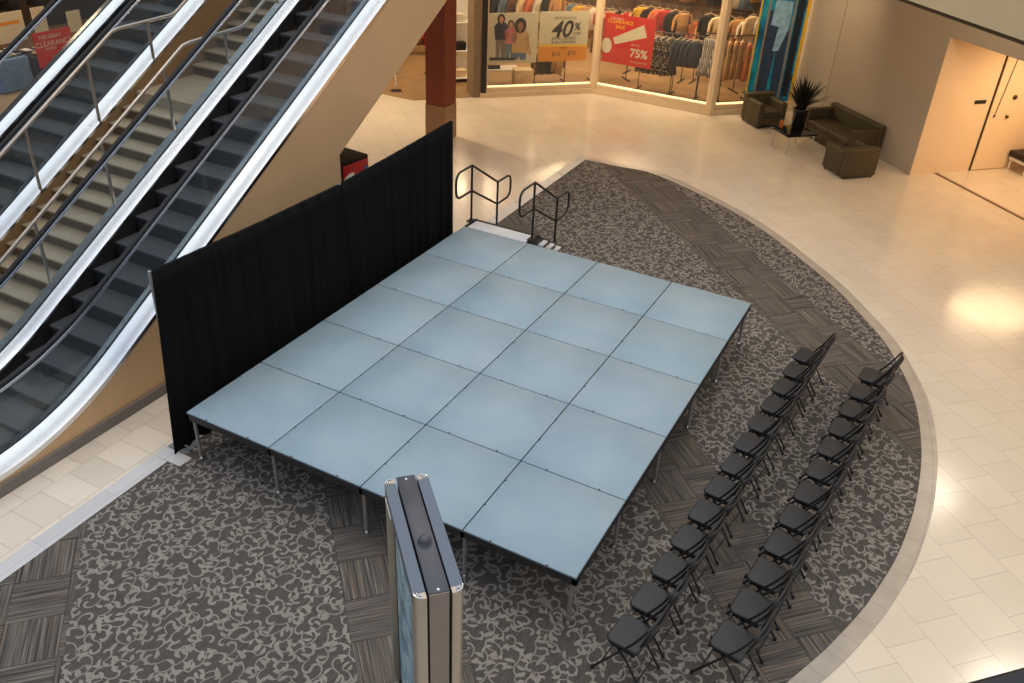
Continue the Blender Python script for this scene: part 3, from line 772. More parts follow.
pb=PW(2.33,1.98); b=MB(); b.rbox(-.04,.04,-.03,.03,0,.15,.008,2); b.lathe([(.02,.15),(.022,.18),(0,.185)],10); tag(b.build('candle_jar',plain('amber glass jar',(200,110,44),.3),None,(pb.x,pb.y,.455),R(20)),'small orange jar on the coffee table before the pot','jar')
# ---------------------------------------------------------------- column
b=MB(); t=thing('column_round','','') if False else None
b.box(-4.085,-3.585,11.20,11.70,.8,4.75); co=b.build('column',COLM); struct(co)
b=MB(); b.box(-4.095,-3.575,11.19,11.71,0,.80); b.build('column_base',COLB,co)
# ---------------------------------------------------------------- storefront
s0=Vector((-4.69,14.8,0)); s1=Vector((-2.42,17.05,0)); s2=Vector((.96,17.02,0)); s3=Vector((1.667,17.727,0)); s4=Vector((2.706,18.766,0))
def seg(P,Q):
    d=(Q-P).normalized(); n=Vector((-d.y,d.x,0)); M=Matrix(((d.x,n.x,0,P.x),(d.y,n.y,0,P.y),(0,0,1,0),(0,0,0,1))); return M,(Q-P).length   # x along, y inward
LIP=plain('lit sill strip',(255,236,196),.4,var=.01,emit=(255,214,150),es=2.2)
def window(nm,P,Q,sl=True,z1=3.25):
    M,L=seg(P,Q); 
    b=MB(); b.box(.02,L-.02,0,.18,0,.25,M=M); b.box(-.03,L+.03,-.05,-.001,0,.13,M=M); b.box(.02,L-.02,0,.18,z1,4.75,M=M); b.box(.02,L-.02,.0,.05,z1-.08,z1,M=M)
    w=b.build(nm,CREAM); struct(w)
    b=MB(); b.box(.02,L-.02,.06,.075,.27,z1-.05,M=M); b.build('window_pane',SHOPG,w)
    if sl:
        b=MB(); b.box(.04,L-.04,.085,.125,.251,.275,M=M); b.build('sill_light',LIP,w)
    return M,L,w
M1,L1,w1=window('window_1',s0,s1); M2,L2,w2=window('window_2',s1,s2); M3,L3,w3=window('window_3',s2,s4)
def post(nm,p,r=.11):
    b=MB(); b.prism([(p.x+r*math.cos(R(22.5+45*k)),p.y+r*math.sin(R(22.5+45*k))) for k in range(8)],0,4.75); struct(b.build(nm,CREAM))
post('trim_5',s1+Vector((0,.06,0)),.12); post('trim_6',s2+Vector((-.02,.06,0)),.13); 
b=MB(); b.box(-.22,.0,.02,.7,0,4.75,M=M1); struct(b.build('wall_front',TAUPE))
b=MB(); b.box(-.005,.13,-.04,.12,0,4.75,M=M1); struct(b.build('trim_7',DARKM))
b=MB(); b.box(.13,.17,.0,.06,.25,3.3,M=M1); struct(b.build('trim_8',CREAM))
b=MB(); b.box(.0,.8,0,.2,0,4.75,M=Matrix.Translation(s4)@Matrix.Rotation(R(45),4,'Z')); struct(b.build('wall_corner',WALL))
# shop shell
b=MB(); b.prism([(s0.x-.1,s0.y+.0),(s1.x-.1,s1.y+.2),(s2.x-.1,s2.y+.22),(s4.x-.2,s4.y+.1),(s4.x+1,25.5),(-14,25.5),(-14,13.5),(-6.0,13.5)],.001,.012); struct(b.build('floor',SHOPF))
b=MB(); b.box(-14,5,25,25.2,0,4.75); struct(b.build('wall_shop_back',SHOPW))
b=MB(); b.box(3.4,3.6,19.6,25,0,4.75); struct(b.build('wall_shop_side',SHOPW))
b=MB(); b.box(-14.2,-14,14.9,25.2,0,4.75); struct(b.build('wall_shop_left',SHOPW))
# posters and signs -------------------------------------------------
def board(name,label,cat,M,x0,x1,z0,z1,y,mat,th=.012):
    """flat sign hung at depth y behind the window line; returns empty + transform for its face"""
    c=M@Vector(((x0+x1)/2,y,(z0+z1)/2)); ang=math.atan2(M[1][0],M[0][0])
    t=thing(name,label,cat,c,ang)
    w,h=x1-x0,z1-z0; b=MB(); b.box(-w/2,w/2,0,th,-h/2,h/2); b.build('board',mat,t)
    return t,w,h
def FM(x,z,y=-.002): return Matrix(((1,0,0,x),(0,0,-1,y),(0,1,0,z),(0,0,0,1)))
def poly(t,nm,pts,mat,y=-.001,th=.003):
    b=MB(); n=len(pts); vs=[(x,y,z) for x,z in pts]+[(x,y-th,z) for x,z in pts]
    b.add(vs,[tuple(range(n)),tuple(range(n,2*n))[::-1]]+[(i,(i+1)%n,n+(i+1)%n,n+i) for i in range(n)]); return b.build(nm,mat,t)
def ell(cx,cz,rx,rz,n=18): return [(cx+rx*math.cos(6.2832*k/n),cz+rz*math.sin(6.2832*k/n)) for k in range(n)]
# 40% sign
t,w,h=board('sale_sign','white and orange hanging shop sign reading 40% off','sign',M1,1.60,2.98,.86,2.15,.14,SIGNC)
poly(t,'price_band',[(-w/2,-h/2),(w/2,-h/2),(w/2,-h/2+.40),(-w/2,-h/2+.43)],ORANGE)
poly(t,'price_band',[(-w/2,-h/2+.40),(w/2,-h/2+.37),(w/2,-h/2+.42),(-w/2,-h/2+.45)],YEL,-.0045,.001)
text('lettering','SEMI-ANNUAL',.10,FM(.02,.47),GREYINK,t); text('lettering','40',.58,FM(-.08,.17),INK,t,shear=.25,bold=.012)
text('lettering','%',.26,FM(.36,.24),INK,t,shear=.2,bold=.006); text('lettering','OFF',.13,FM(.36,.06),INK,t,shear=.2)
text('lettering','JEANS, DRESSES\n& OUTERWEAR',.10,FM(.0,-.10),INK,t,shear=.2)
text('lettering','FROM',.07,FM(0,-.30,-.005),INK,t); text('lettering','$12',.15,FM(-.2,-.46,-.005),INK,t,shear=.2); text('lettering','$15',.15,FM(.25,-.44,-.005),INK,t,shear=.2)
# fashion poster
t,w,h=board('fashion_poster','pale shop poster of three people in casual clothes','poster',M1,.18,1.56,.84,2.13,.16,SIGNC)
def fig(cx,hz,sc,skin,hair,top,bot,hr):
    poly(t,'figure',[(cx-.13*sc,-h/2+.10),(cx-.02*sc,-h/2+.10),(cx,hz-.62*sc),(cx+.03*sc,-h/2+.08),(cx+.15*sc,-h/2+.08),(cx+.15*sc,hz-.5*sc),(cx-.14*sc,hz-.5*sc)],bot,-.001)
    poly(t,'figure',[(cx-.16*sc,hz-.55*sc),(cx+.18*sc,hz-.57*sc),(cx+.21*sc,hz-.2*sc),(cx+.12*sc,hz-.10*sc),(cx-.1*sc,hz-.10*sc),(cx-.19*sc,hz-.2*sc)],top,-.0045)
    poly(t,'figure',ell(cx,hz,.11*sc*hr,.13*sc*hr),hair,-.008); poly(t,'figure',ell(cx+.005,hz-.015,.06*sc,.085*sc),skin,-.0115,.002)
    poly(t,'figure',[(cx-.02*sc,hz-.13*sc),(cx+.02*sc,hz-.13*sc),(cx+.02*sc,hz-.07*sc),(cx-.02*sc,hz-.07*sc)],skin,-.0115,.002)
fig(-.33,.50,.95,SKIN,HAIR,NAVYP,GREYINK,1.0); fig(-.06,.36,.9,SKIN,HAIR,PINKP,DENIM,.9); fig(.20,.32,1.25,SKIN2,HAIR,WOOL,DENIM,1.2)
poly(t,'figure',[(.33,.12),(.40,.10),(.55,-.42),(.47,-.45)],WOOL,-.0045); poly(t,'figure',[(-.62,-.47),(.1,-.50),(.1,-.57),(-.62,-.55)],NAVYP,-.012)
# red exclamation sign
t,w,h=board('clearance_sign','red hanging shop sign with a cream exclamation mark and 75%','sign',M2,.12,1.56,.86,2.13,.14,RED)
poly(t,'exclamation_stroke',[(-.36,-.14),(-.44,.02),(.40,.46),(.52,.16)],SIGNC); poly(t,'exclamation_dot',ell(-.60,-.20,.15,.20),SIGNC)
text('lettering','THE GREAT',.07,FM(-.36,.52),SIGNC,t); text('lettering','CLEARANCE\nSALE',.13,FM(-.26,.38),YEL,t); text('lettering','75%',.30,FM(.34,-.30),SIGNC,t,bold=.008); text('lettering','UP TO',.08,FM(.22,-.09),SIGNC,t); text('lettering','OFF ORIGINAL PRICES',.05,FM(.36,-.52),SIGNC,t)
# jeans banner
BLU=None
def banner_mat():
    q=NT('teal blue banner print'); co,p=q.objpos(); n=q.noise(co,1.6,3.0)
    q.set(Base_Color=q.ramp(n,[(.35,lin((8,70,110))),(.5,lin((0,130,180))),(.62,lin((30,165,190))),(.7,lin((14,60,90)))]),Roughness=.35); return q.m
t,w,h=board('jeans_banner','tall teal and yellow shop banner showing blue jeans','banner',M3,.97,2.42,.18,3.2,.03,banner_mat(),.01)
poly(t,'yellow_edge',[(-w/2,-h/2),(-w/2+.05,-h/2),(-w/2+.05,h/2),(-w/2,h/2)],YEL); poly(t,'yellow_edge',[(w/2-.10,-h/2),(w/2,-h/2),(w/2,h/2),(w/2-.10,h/2)],YEL)
poly(t,'picture_strip',[(-w/2+.24,-h/2+.1),(-w/2+.29,-h/2+.1),(-w/2+.29,h/2),(-w/2+.24,h/2)],TREAD); poly(t,'picture_strip',[(.26,-h/2+.1),(.31,-h/2+.1),(.31,h/2),(.26,h/2)],TREAD)
JD=plain('printed dark jeans',(44,66,96),.6,var=.25,scale=8); 
poly(t,'jeans_print',[(-.42,.9),(.20,.95),(.24,.2),(.24,-1.3),(.0,-1.3),(-.06,.1),(-.14,-1.3),(-.42,-1.3),(-.44,.2)],JD)
poly(t,'jeans_print',[(-.30,1.15),(.2,1.1),(.2,.45),(.02,-.1),(-.16,-.1),(-.10,.5),(-.34,.55)],plain('printed light jeans',(140,184,214),.6,var=.3,scale=6),-.0045)
poly(t,'jeans_print',[(.34,1.2),(.56,1.2),(.56,-1.3),(.36,-1.3)],plain('printed deep blue panel',(14,34,52),.6,var=.3,scale=6),-.001)
# ---------------------------------------------------------------- garments
def garment_mesh(kind,rs):
    b=MB(); n=16
    if kind=='skirt': pr=[(0,.15,.05),(-.04,.16,.06),(-.25,.21,.08),(-.62,.25,.10)]
    elif kind=='dress': pr=[(0,.10,.04),(-.03,.19,.05),(-.10,.21,.06),(-.35,.16,.06),(-.55,.22,.08),(-.95,.29,.11)]
    elif kind=='jacket': pr=[(0,.08,.04),(-.03,.20,.06),(-.08,.24,.07),(-.3,.22,.07),(-.68,.24,.08)]
    else: pr=[(0,.08,.03),(-.03,.19,.05),(-.07,.23,.055),(-.3,.19,.055),(-.58,.20,.06)]
    vs=[];ph=rs.uniform(0,6)
    for (z,a,c) in pr:
        for k in range(n):
            an=6.2832*k/n; f=1+.10*math.sin(an*5+ph)*min(1,-z*2)
            vs.append((a*math.cos(an)*f,c*math.sin(an)*f,z))
    L=len(pr)
    fs=[(i*n+k,i*n+(k+1)%n,(i+1)*n+(k+1)%n,(i+1)*n+k) for i in range(L-1) for k in range(n)]+[tuple(range(n)),tuple(range((L-1)*n,L*n))[::-1]]
    b.add(vs,fs,0,True)
    if kind in('top','jacket'):
        for s in (-1,1):
            b.tube([(s*.19,0,-.06),(s*.27,0,-.2),(s*.29,.01,-.48)],.05,8,radii=[.05,.055,.04])
    return b
GC={}
def cloth(nm,rgb,kind=None,rgb2=None):
    if nm in GC: return GC[nm]
    if kind=='dots': m_=dots_mat(nm,rgb,rgb2,24.0)
    elif kind=='stripes': m_=stripes_mat(nm,rgb,rgb2,0,22.0,.9)
    else: m_=plain(nm,rgb,.9,var=.15,scale=10)
    GC[nm]=m_; return m_
HNG=plain('cream hanger',(226,206,170),.5)
rs=random.Random(21)
protos={}
def garment(kind,mat,loc,rz,label,group,cat='clothing'):
    nm={'skirt':'hanging_skirt','dress':'hanging_dress','jacket':'hanging_jacket','top':'hanging_shirt'}[kind]
    g=thing(nm,label,cat,loc,rz,group)
    key=(kind,mat.name)
    if key not in protos:
        o=garment_mesh(kind,rs).build('cloth',mat,g); 
        b=MB(); b.tube([(-.17,0,.0),(0,0,.06),(.17,0,.0)],.008,6); b.tube([(0,0,.06),(0,0,.10),(.02,0,.125),(.0,0,.145),(-.02,0,.125)],.004,6); h_=b.build('hanger',HNG,g)
        protos[key]=(o,h_)
    else:
        for q in protos[key]:
            c=q.copy(); COL.objects.link(c); c.parent=g
    return g
def rack(loc,rz,L,H,label):
    t=thing('clothes_rack',label,'clothes rack',loc,rz)
    b=MB(); b.tube([(-L/2,0,H),(L/2,0,H)],.014,8); b.build('rail',DARKM,t)
    for s in (-1,1):
        b=MB(); b.tube([(s*L/2,0,.03),(s*L/2,0,H)],.014,8); b.build('upright',DARKM,t)
        b=MB(); b.box(s*L/2-.02,s*L/2+.02,-.28,.28,.0,.03); b.build('base_bar',DARKM,t)
    return t
polka=cloth('black dotted cloth',(34,32,32),'dots',(190,180,160)); navy=cloth('navy cloth',(52,54,66)); stripe=cloth('grey striped cloth',(190,180,164),'stripes',(96,96,104))
coral=cloth('coral cloth',(206,112,76)); yel=cloth('mustard cloth',(206,160,48)); blk=cloth('black cloth',(32,30,30)); tan=cloth('tan cloth',(180,136,88)); crm=cloth('cream cloth',(220,196,156)); red=cloth('red cloth',(168,44,38)); dnm=cloth('blue denim cloth',(98,118,140)); brn=cloth('brown patterned cloth',(96,64,44),'dots',(170,130,90)); org=cloth('orange skirt cloth',(206,122,80)); wht=cloth('white cloth',(216,206,190))
def hang_row(x0,x1,y,zr,items,label,group,ang=0,fr=True,L=None):
    """items spread along x; hung from a rail at height zr"""
    n=len(items)
    for i,(kd,mt,lb) in enumerate(items):
        x=x0+(x1-x0)*(i+.5)/n
        garment(kd,mt,(x,y,zr-.14),R(ang+rs.uniform(-14,14)),lb,group)
rack((-1.02,18.2,.012),0,1.0,1.62,'dark metal rack of dotted skirts behind the shop window')
hang_row(-1.45,-.62,18.2,1.62,[('dress',polka,'black dotted dress on the rack behind the shop window')]*5,'','dotted dresses on the window rack',ang=50)
rack((-.20,18.2,.012),0,.75,1.66,'dark metal rack of navy jackets behind the shop window')
hang_row(-.52,.10,18.2,1.66,[('jacket',navy,'navy jacket on the rack behind the shop window')]*4,'','navy jackets on the window rack',ang=50)
rack((.50,18.25,.012),R(20),.6,1.78,'dark metal rack of striped tops beside the cream corner post')
hang_row(.25,.75,18.25,1.78,[('dress',stripe,'grey and white striped dress by the cream corner post')]*4,'','striped dresses by the corner post',ang=60)
# second line of racks further into the shop
rack((-1.6,19.7,.012),0,1.7,2.05,'tall rack of mixed clothes behind the dotted dresses')
hang_row(-2.3,-.8,19.7,2.05,[('top',yel,'mustard yellow top on the tall mixed rack'),('top',blk,'black top beside the mustard top on the tall rack'),('jacket',coral,'coral jacket on the tall mixed rack'),('top',red,'red top beside the coral jacket on the tall rack'),('jacket',blk,'black jacket at the end of the tall mixed rack'),('top',tan,'tan top at the end of the tall mixed rack')],'','clothes on the tall mixed rack',ang=30)
rack((.35,19.9,.012),0,1.6,2.05,'tall rack of cream and black clothes in the shop')
hang_row(-.35,1.05,19.9,2.05,[('jacket',blk,'black jacket on the cream and black rack'),('top',crm,'cream top on the cream and black rack'),('dress',blk,'black dress on the cream and black rack'),('jacket',tan,'tan jacket on the cream and black rack'),('top',wht,'white top on the cream and black rack')],'','clothes on the cream and black rack',ang=30)
rack((-2.55,18.5,.012),R(45),1.1,1.95,'rack of brown patterned dresses behind the red clearance sign')
for i in range(5): garment('dress',brn,(-2.90+.17*i,18.15+.17*i,1.81),R(100+rs.uniform(-10,10)),'brown patterned dress on the rack behind the red clearance sign','brown patterned dresses')
# window 3 clothes
rack((1.05,18.55,.012),R(45),1.0,1.75,'rack of tan trousers and orange skirts beside the jeans banner')
for i in range(3): garment('dress',tan,(.86+.13*i,18.36+.13*i,1.61),R(90+rs.uniform(-10,10)),'tan dress on the rack beside the jeans banner','tan dresses beside the jeans banner')
for i in range(3): garment('dress',org,(1.28+.13*i,18.78+.13*i,1.55),R(90+rs.uniform(-10,10)),'orange skirted dress next to the jeans banner','orange dresses beside the jeans banner')
rack((1.4,20.2,.012),R(45),1.6,2.2,'tall rack at the back, seen beside the jeans banner')
for i,(mt,lb) in enumerate([(crm,'cream top on the tall back rack'),(wht,'white top on the tall back rack'),(red,'red top on the tall back rack'),(blk,'black top on the tall back rack')]): garment('top',mt,(1.0+.26*i,19.8+.26*i,2.06),R(60),lb,'tops on the tall back rack')
# wall of clothes at the back of the shop
for r_,(zz,yy) in enumerate(((1.25,22.0),(2.3,24.6))):
    rack((-3.5,yy,.012),0,7.5,zz+.14,'long %s rack of assorted clothes %s the shop'%(('low','across the middle of') if r_==0 else ('high','along the back wall of')))
    mats_=[blk,crm,tan,red,navy,wht,coral,brn,dnm,yel]
    for i in range(26):
        mt=mats_[rs.randrange(10)]; kd=rs.choice(['top','jacket','dress'])
        garment(kd,mt,(-7.1+i*.28,yy,zz),R(rs.uniform(30,60)),'%s %s on the long %s rack'%(mt.name.replace(' cloth',''),{'top':'top','jacket':'jacket','dress':'dress'}[kd],'low' if r_==0 else 'high'),'assorted clothes on the long %s rack'%('low' if r_==0 else 'high'))
# tables and folded stacks seen in window 1 and through the shop entrance
def table(loc,rz,w,d,h,label,mat=WHITE):
    t=thing('display_table',label,'table',loc,rz)
    b=MB(); b.rbox(-w/2,w/2,-d/2,d/2,h-.04,h,.005,1); b.build('table_top',mat,t)
    for sx in (-1,1):
        for sy in (-1,1):
            b=MB(); b.box(sx*(w/2-.03)-.02,sx*(w/2-.03)+.02,sy*(d/2-.03)-.02,sy*(d/2-.03)+.02,0,h-.04); b.build('leg',mat,t)
    return t
def M1p(x,y,z=0.012): return M1@Vector((x,y,z))
table(M1p(.85,1.0),R(45),.95,.5,.50,'low white display table under the fashion poster')
def folded(loc,rz,mat,label,group):
    b=MB(); b.rbox(-.17,.17,-.13,.13,0,.045,.018,2); b.rbox(-.168,.168,-.128,.128,.03,.05,.008,1)
    return tag(b.build('folded_garment',mat,None,loc,rz),label,'clothing',group)
for i in range(3): folded(M1p(.6+.0*i,1.0,.513+.051*i),R(45),(blk,navy,crm)[i],['black folded garment, bottom of the pile on the low white table','navy folded garment, middle of the pile on the low white table','cream folded garment, top of the pile on the low white table'][i],'folded clothes on the low white table')
b=MB(); b.rbox(-.26,.26,-.2,.2,0,.52,.01,2); tag(b.build('display_cube',crm,None,M1p(1.38,.75),R(40)),'cream display block standing behind the shop window','display block')
rack(M1p(2.3,1.1),R(45),.9,1.0,'low dark rack below the 40 percent sign')
for i in range(4): garment('top',(brn,blk,blk,tan)[i],M1p(1.95+.2*i,1.1,.86),R(80),['brown patterned top on the low rack below the 40% sign','black top, first of two on the low rack below the 40% sign','black top, second of two on the low rack below the 40% sign','tan top on the low rack below the 40% sign'][i],'tops on the low rack below the 40% sign')
rack(M1p(1.6,2.1),R(45),2.6,2.3,'tall rack above the fashion poster in the shop')
for i,(mt) in enumerate([crm,blk,blk,dnm,brn,crm,coral,wht,blk,tan]): garment('jacket' if i%2 else 'top',mt,M1p(.5+.25*i,2.1,2.16),R(75+rs.uniform(-8,8)),'%s garment, %s along the tall rack above the fashion poster'%(mt.name.replace(' cloth',''),['first','second','third','fourth','fifth','sixth','seventh','eighth','ninth','last'][i]),'clothes on the tall rack above the poster')
# entrance shelf between column and pilaster
sh=thing('shelf_unit','white shelf unit with clothes seen at the shop entrance','shelf',M1p(-.35,1.7),R(45))
for z in (.12,.86,1.62):
    b=MB(); b.rbox(-.45,.45,-.22,.22,z-.03,z,.004,1); b.build('shelf',WHITE,sh)
b=MB(); b.box(-.45,.45,.2,.22,0,2.4); b.build('back_panel',WHITE,sh)
b=MB(); b.box(-.45,.45,-.21,.2,0,.09); b.build('plinth',DARKM,sh)
for i,(xx,z,mt) in enumerate(((-.25,.86,blk),(.15,.86,blk),(-.25,.12,crm),(.15,.12,crm),(-.25,1.62,red),(.1,1.62,wht))):
    for k in range(4): folded(sh.matrix_basis@Vector((xx,-.02,z+.051*k)),R(45),mt,'%s folded garment, %s of its stack on the %s shelf, %s'%(mt.name.replace(' cloth',''),('bottom','second','third','top')[k],('lower','middle','upper')[0 if z<.5 else (1 if z<1 else 2)],'pilaster side' if xx>0 else 'column side'),'folded clothes on the entrance shelves')
for i in range(4): garment('top',(crm,tan,wht,tan)[i],M1p(-.75+.22*i,2.3,2.35),R(70),'%s hanging high behind the entrance shelf'%('cream top','first tan top','white top','second tan top')[i],'tops behind the entrance shelf')
rack(M1p(-.4,2.3),R(45),1.2,2.49,'tall rack standing behind the white entrance shelf')
# clothes and stand seen under the escalator soffit
rack((-8.6,17.7,.012),R(30),1.6,1.12,'low rack of clothes deep in the shop, left of the brown column')
for i in range(6): garment('jacket',(brn,blk,crm,brn,red,blk)[i],(-9.15+.22*i,17.38+.127*i,.98),R(60),['brown jacket at the start of the deep rack','black jacket at the start of the deep rack','cream jacket in the middle of the deep rack','brown jacket in the middle of the deep rack','red jacket towards the end of the deep rack','black jacket at the end of the deep rack'][i],'jackets on the deep rack')
po=thing('stanchion','slim chrome stanchion post on a round base by the brown column','stanchion',(-6.85,13.95,0))
b=MB(); b.tube([(0,0,.02),(0,0,.95)],.025,12); b.build('post',CHROME,po); b=MB(); b.lathe([(0,.03),(.12,.028),(.16,.015),(.165,0)],24); b.build('base',DARKM,po)
# drinks cooler behind the drape
ck=thing('drinks_cooler','dark drinks cooler with a red side and white script, behind the drape','cooler',(-2.33,5.96,0),R(-6))
CRED=plain('red cooler panel',(176,30,32),.35,var=.04)
b=MB(); b.rbox(-.30,.26,-.34,.34,.06,1.48,.02,2); b.build('body',plain('dark brown cooler body',(48,38,27),.85,spec=.1),ck)
b=MB(); b.rbox(.255,.285,-.30,.30,.15,1.42,.008,2); fp=b.build('front_panel',CRED,ck)
text('lettering','Coca',.46,Matrix.Translation((.288,.05,1.12))@Matrix.Rotation(R(90),4,'Z')@Matrix.Rotation(R(90),4,'X')@Matrix.Rotation(R(12),4,'Z'),WHITE,fp,shear=.35,bold=.012)
b=MB(); b.box(.287,.292,.20,.27,1.22,1.31); b.build('badge',plain('blue badge',(60,110,170),.4),fp)
b=MB(); b.box(-.28,.24,-.32,.32,0,.06); b.build('base',BLACK,ck)
# ---------------------------------------------------------------- far shop on the left, behind the escalators
b=MB(); b.box(-20.2,-20,2,16,0,4.75); struct(b.build('wall_left',SHOPD))
b=MB(); b.prism([(-20,1.0),(-12.6,1.0),(-12.6,14.8),(-20,14.8)],.001,.012); struct(b.build('floor',SHOPF))
def cloth_table(loc,label,mat,w,d,h):
    t=thing('draped_table',label,'table',loc,0)
    b=MB(); n=40; vs=[]
    for (z,f) in ((h,.96),(h-.02,1.0),(h*.5,1.03),(.03,1.07)):
        for k in range(n):
            a=6.2832*k/n; cx=math.copysign(min(1,abs(math.cos(a))*1.35),math.cos(a)); cy=math.copysign(min(1,abs(math.sin(a))*1.35),math.sin(a))
            rp_=1+(.03*math.sin(a*14) if z<h-.03 else 0)
            vs.append((cx*w/2*f*rp_,cy*d/2*f*rp_,z))
    b.add(vs,[(i*n+k,i*n+(k+1)%n,(i+1)*n+(k+1)%n,(i+1)*n+k) for i in range(3) for k in range(n)]+[tuple(range(n))],0,True); b.build('table_cover',mat,t)
    return t
tA=cloth_table((-15.0,8.3,.012),'table covered in blue denim in the far left shop',dnm,1.0,.9,.78)
tB=cloth_table((-15.2,9.75,.012),'table covered in black cloth under the red sign',blk,1.2,1.3,.62)
for (tx,ty,h_) in ((-15.0,8.3,.80),(-15.2,9.75,.64)):
    for i in range(10):
        mt=[wht,crm,wht,wht,crm,tan,wht,crm,wht,blk][i]; a=i%5; r_=i//5
        folded((tx-.22+.45*r_,ty-.35+.18*a*1.0,h_+.012),R(rs.uniform(0,180)) if False else R(90),mt,'%s folded garment, place %s of the %s row on the %s table'%(mt.name.replace(' cloth',''),('first','second','third','fourth','fifth')[a],('back','front')[r_],'denim' if h_>.7 else 'black'),'folded clothes on the far left tables')
Ml=Matrix(((0,-1,0,-14.45),(1,0,0,9.0),(0,0,1,0),(0,0,0,1)))
rsn=thing('clearance_sign','red clearance sign on a stand seen through the far escalator','sign',(-14.45,9.50,0.012),R(90))
b=MB(); b.box(-.55,.55,0,.02,.42,1.28); b.build('board',RED,rsn)
b=MB(); b.tube([(0,.03,.0),(0,.03,.9)],.015,8); b.box(-.2,.2,-.12,.2,0,.02); b.build('stand',DARKM,rsn)
text('lettering','THE GREAT',.13,FM(-.08,1.14),SIGNC,rsn); text('lettering','CLEARANCE',.19,FM(.0,.97),SIGNC,rsn); text('lettering','SAVINGS',.08,FM(-.12,.85),SIGNC,rsn)
def panel_sign(y,w,z0,z1,label,ink=True):
    t=thing('cream_sign',label,'sign',(-15.9,y,0.012),R(90)); b=MB(); b.box(-w/2,w/2,0,.03,z0,z1); b.build('board',SIGNC,t)
    b=MB(); b.tube([(0,.045,0),(0,.045,z1-.05)],.015,8); b.build('stand',DARKM,t)
    if ink: poly(t,'printed_line',[(-.3,z1-.3),(.3,z1-.3),(.3,z1-.22),(-.3,z1-.22)],ORANGE)
panel_sign(9.35,.85,.80,1.55,'large cream sign with an orange line in the far left shop'); panel_sign(10.25,.4,.85,1.55,'narrow cream sign beside the large cream sign',False); panel_sign(11.3,.42,.75,1.3,'small cream sign furthest from the large cream sign',False)
rack((-17.5,9.2,.012),R(90),5.0,2.35,'long dark rack at the back of the far left shop')
for i in range(16): garment('jacket' if i%3 else 'dress',[blk,brn,blk,navy,crm,blk][i%6],(-17.5,6.9+.3*i,2.21),R(rs.uniform(20,60)),'dark garment on the long rack at the back of the far left shop','dark clothes in the far left shop')
# ---------------------------------------------------------------- guard rail by the viewer
gr=thing('guard_rail','black guard rail on the upper floor, cut by the bottom corner of the photo','railing',(6.98,-4.49,5.1),R(45))
b=MB(); b.rbox(-.5,1.35,-.09,.0,.72,.80,.01,2); b.build('top_rail',BLACK,gr)
for x in (1.2,):
    b=MB(); b.box(x-.02,x+.02,-.06,-.03,0,.72); b.build('post',BLACK,gr)
b=MB(); b.prism([(7.55,-3.93),(8.9,-2.6),(11.5,-4.5),(9.9,-6.1)],4.8,5.1); struct(b.build('floor',SLAB))
# ---------------------------------------------------------------- lights
def area(name,loc,sx,sy,power,col,rot=(0,0,0),spread=180):
    l=bpy.data.lights.new(name,'AREA'); l.shape='ELLIPSE'; l.size=sx; l.size_y=sy; l.energy=power; l.color=col; l.spread=R(spread)
    o=bpy.data.objects.new(name,l); COL.objects.link(o); o.location=loc; o.rotation_euler=rot; return o
WARM=(1,.74,.46); WARM2=(1,.78,.53); NEUT=(1,.88,.72)
# downlights under the upper floor
for (x,y,p) in ((-2,15.3,9),(1.5,15.2,9),(-6.5,12.2,200),(-8.5,14.5,50),(4.2,12.6,9),(-3.2,13.4,14),(6.2,13.4,17)):
    area('downlight',(x,y,4.7),.5,.5,p,WARM2)
for (x,y,p) in ((8.3,10.5,45),(10,6.0,62),(10.3,1.5,66)): area('downlight',(x,y,4.7),1.2,1.2,p,NEUT)
for (x,y,p) in ((-2.4,16.3,20),(-.7,16.2,23),(-3.6,14.9,20),(2.6,17.0,13)): area('sign_fill',(x+.5,y-1.3,4.6),.3,.3,p*1.15,WARM2,(R(52),0,0),95)  # unseen lamps added in front of the shop to brighten the window signs
for (x,y) in ((-.5,2.0),(3.5,7.5)): area('warm_fill',(x,y,11.5),1.2,1.2,170,(1,.80,.56))  # warm fill added high over the atrium to brighten cladding and aisle
# shop ceiling lights
for (x,y,p) in ((-3.2,18.3,110),(-.8,18.6,110),(1.0,19.4,70),(-2.5,21.5,150),(-7,18.5,130),(-6,22,110)):
    area('shop_light',(x,y,4.4),1.6,.8,p,WARM)
for (x,y,p) in ((-15.5,8.5,110),(-16.5,12,90)): area('shop_light',(x,y,4.4),1.5,1.5,p,WARM)
n_=WM@Vector((1.6,2.0,2.9)); area('niche_light',n_,1.6,2.0,75,(1,.70,.40),(0,0,R(-45)))
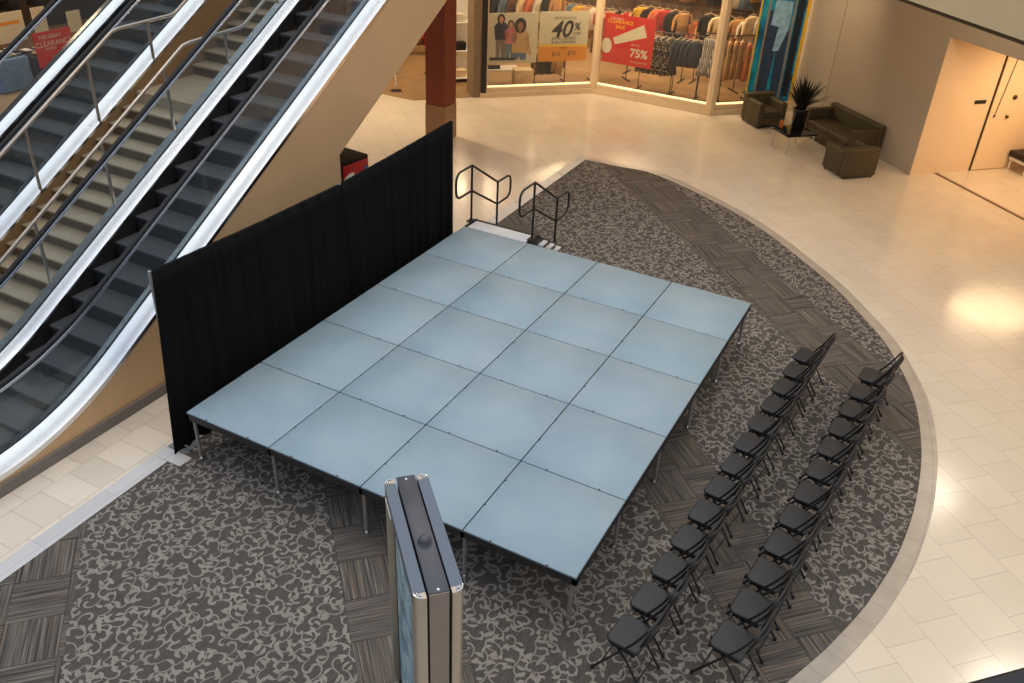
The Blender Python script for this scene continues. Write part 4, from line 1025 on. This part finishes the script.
# world: daylight through the roof glazing
w=bpy.data.worlds.new('sky'); S.world=w; w.use_nodes=True; t=w.node_tree; bg=t.nodes['Background']
tc_=t.nodes.new('ShaderNodeTexCoord'); nz=t.nodes.new('ShaderNodeTexNoise'); nz.inputs['Scale'].default_value=3.2; nz.inputs['Detail'].default_value=5
rp_=t.nodes.new('ShaderNodeValToRGB'); e=rp_.color_ramp.elements; e[0].position=.44; e[0].color=(.46,.62,.92,1); e[1].position=.56; e[1].color=(1.25,1.28,1.32,1)
t.links.new(tc_.outputs['Generated'],nz.inputs['Vector']); t.links.new(nz.outputs['Fac'],rp_.inputs[0])
sp=t.nodes.new('ShaderNodeSeparateXYZ'); t.links.new(tc_.outputs['Generated'],sp.inputs[0])
mr=t.nodes.new('ShaderNodeMapRange'); mr.inputs[1].default_value=.25; mr.inputs[2].default_value=.5; t.links.new(sp.outputs[2],mr.inputs[0])
mx=t.nodes.new('ShaderNodeMix'); mx.data_type='RGBA'; t.links.new(mr.outputs[0],mx.inputs[0]); mx.inputs[6].default_value=(.10,.085,.07,1); mr2=t.nodes.new('ShaderNodeMapRange'); mr2.inputs[1].default_value=.86; mr2.inputs[2].default_value=.97; mr2.inputs[4].default_value=.75; t.links.new(sp.outputs[2],mr2.inputs[0])
mx2=t.nodes.new('ShaderNodeMix'); mx2.data_type='RGBA'; t.links.new(mr2.outputs[0],mx2.inputs[0]); t.links.new(rp_.outputs[0],mx2.inputs[6]); mx2.inputs[7].default_value=(1.75,1.78,1.8,1)
t.links.new(mx2.outputs[2],mx.inputs[7])
t.links.new(mx.outputs[2],bg.inputs[0]); bg.inputs[1].default_value=1.0
# ---------------------------------------------------------------- camera
f,rv,C=861.54383,Vector((2.06509,0.54664,-0.24817)),Vector((6.78079,-5.28688,6.67873))
Rm=Matrix.Rotation(rv.length,3,rv.normalized())
r0,r1,r2=Rm[0],Rm[1],Rm[2]
cam=bpy.data.cameras.new('camera'); co=bpy.data.objects.new('camera',cam); COL.objects.link(co)
co.matrix_world=Matrix(((r0[0],-r1[0],-r2[0],C.x),(r0[1],-r1[1],-r2[1],C.y),(r0[2],-r1[2],-r2[2],C.z),(0,0,0,1)))
cam.sensor_width=36; cam.lens=f*36/1024; cam.clip_start=.05; cam.clip_end=200; S.camera=co
S.view_settings.view_transform='Standard'; S.view_settings.look='None'; S.view_settings.exposure=0; S.view_settings.gamma=1; S.view_settings.use_curve_mapping=False
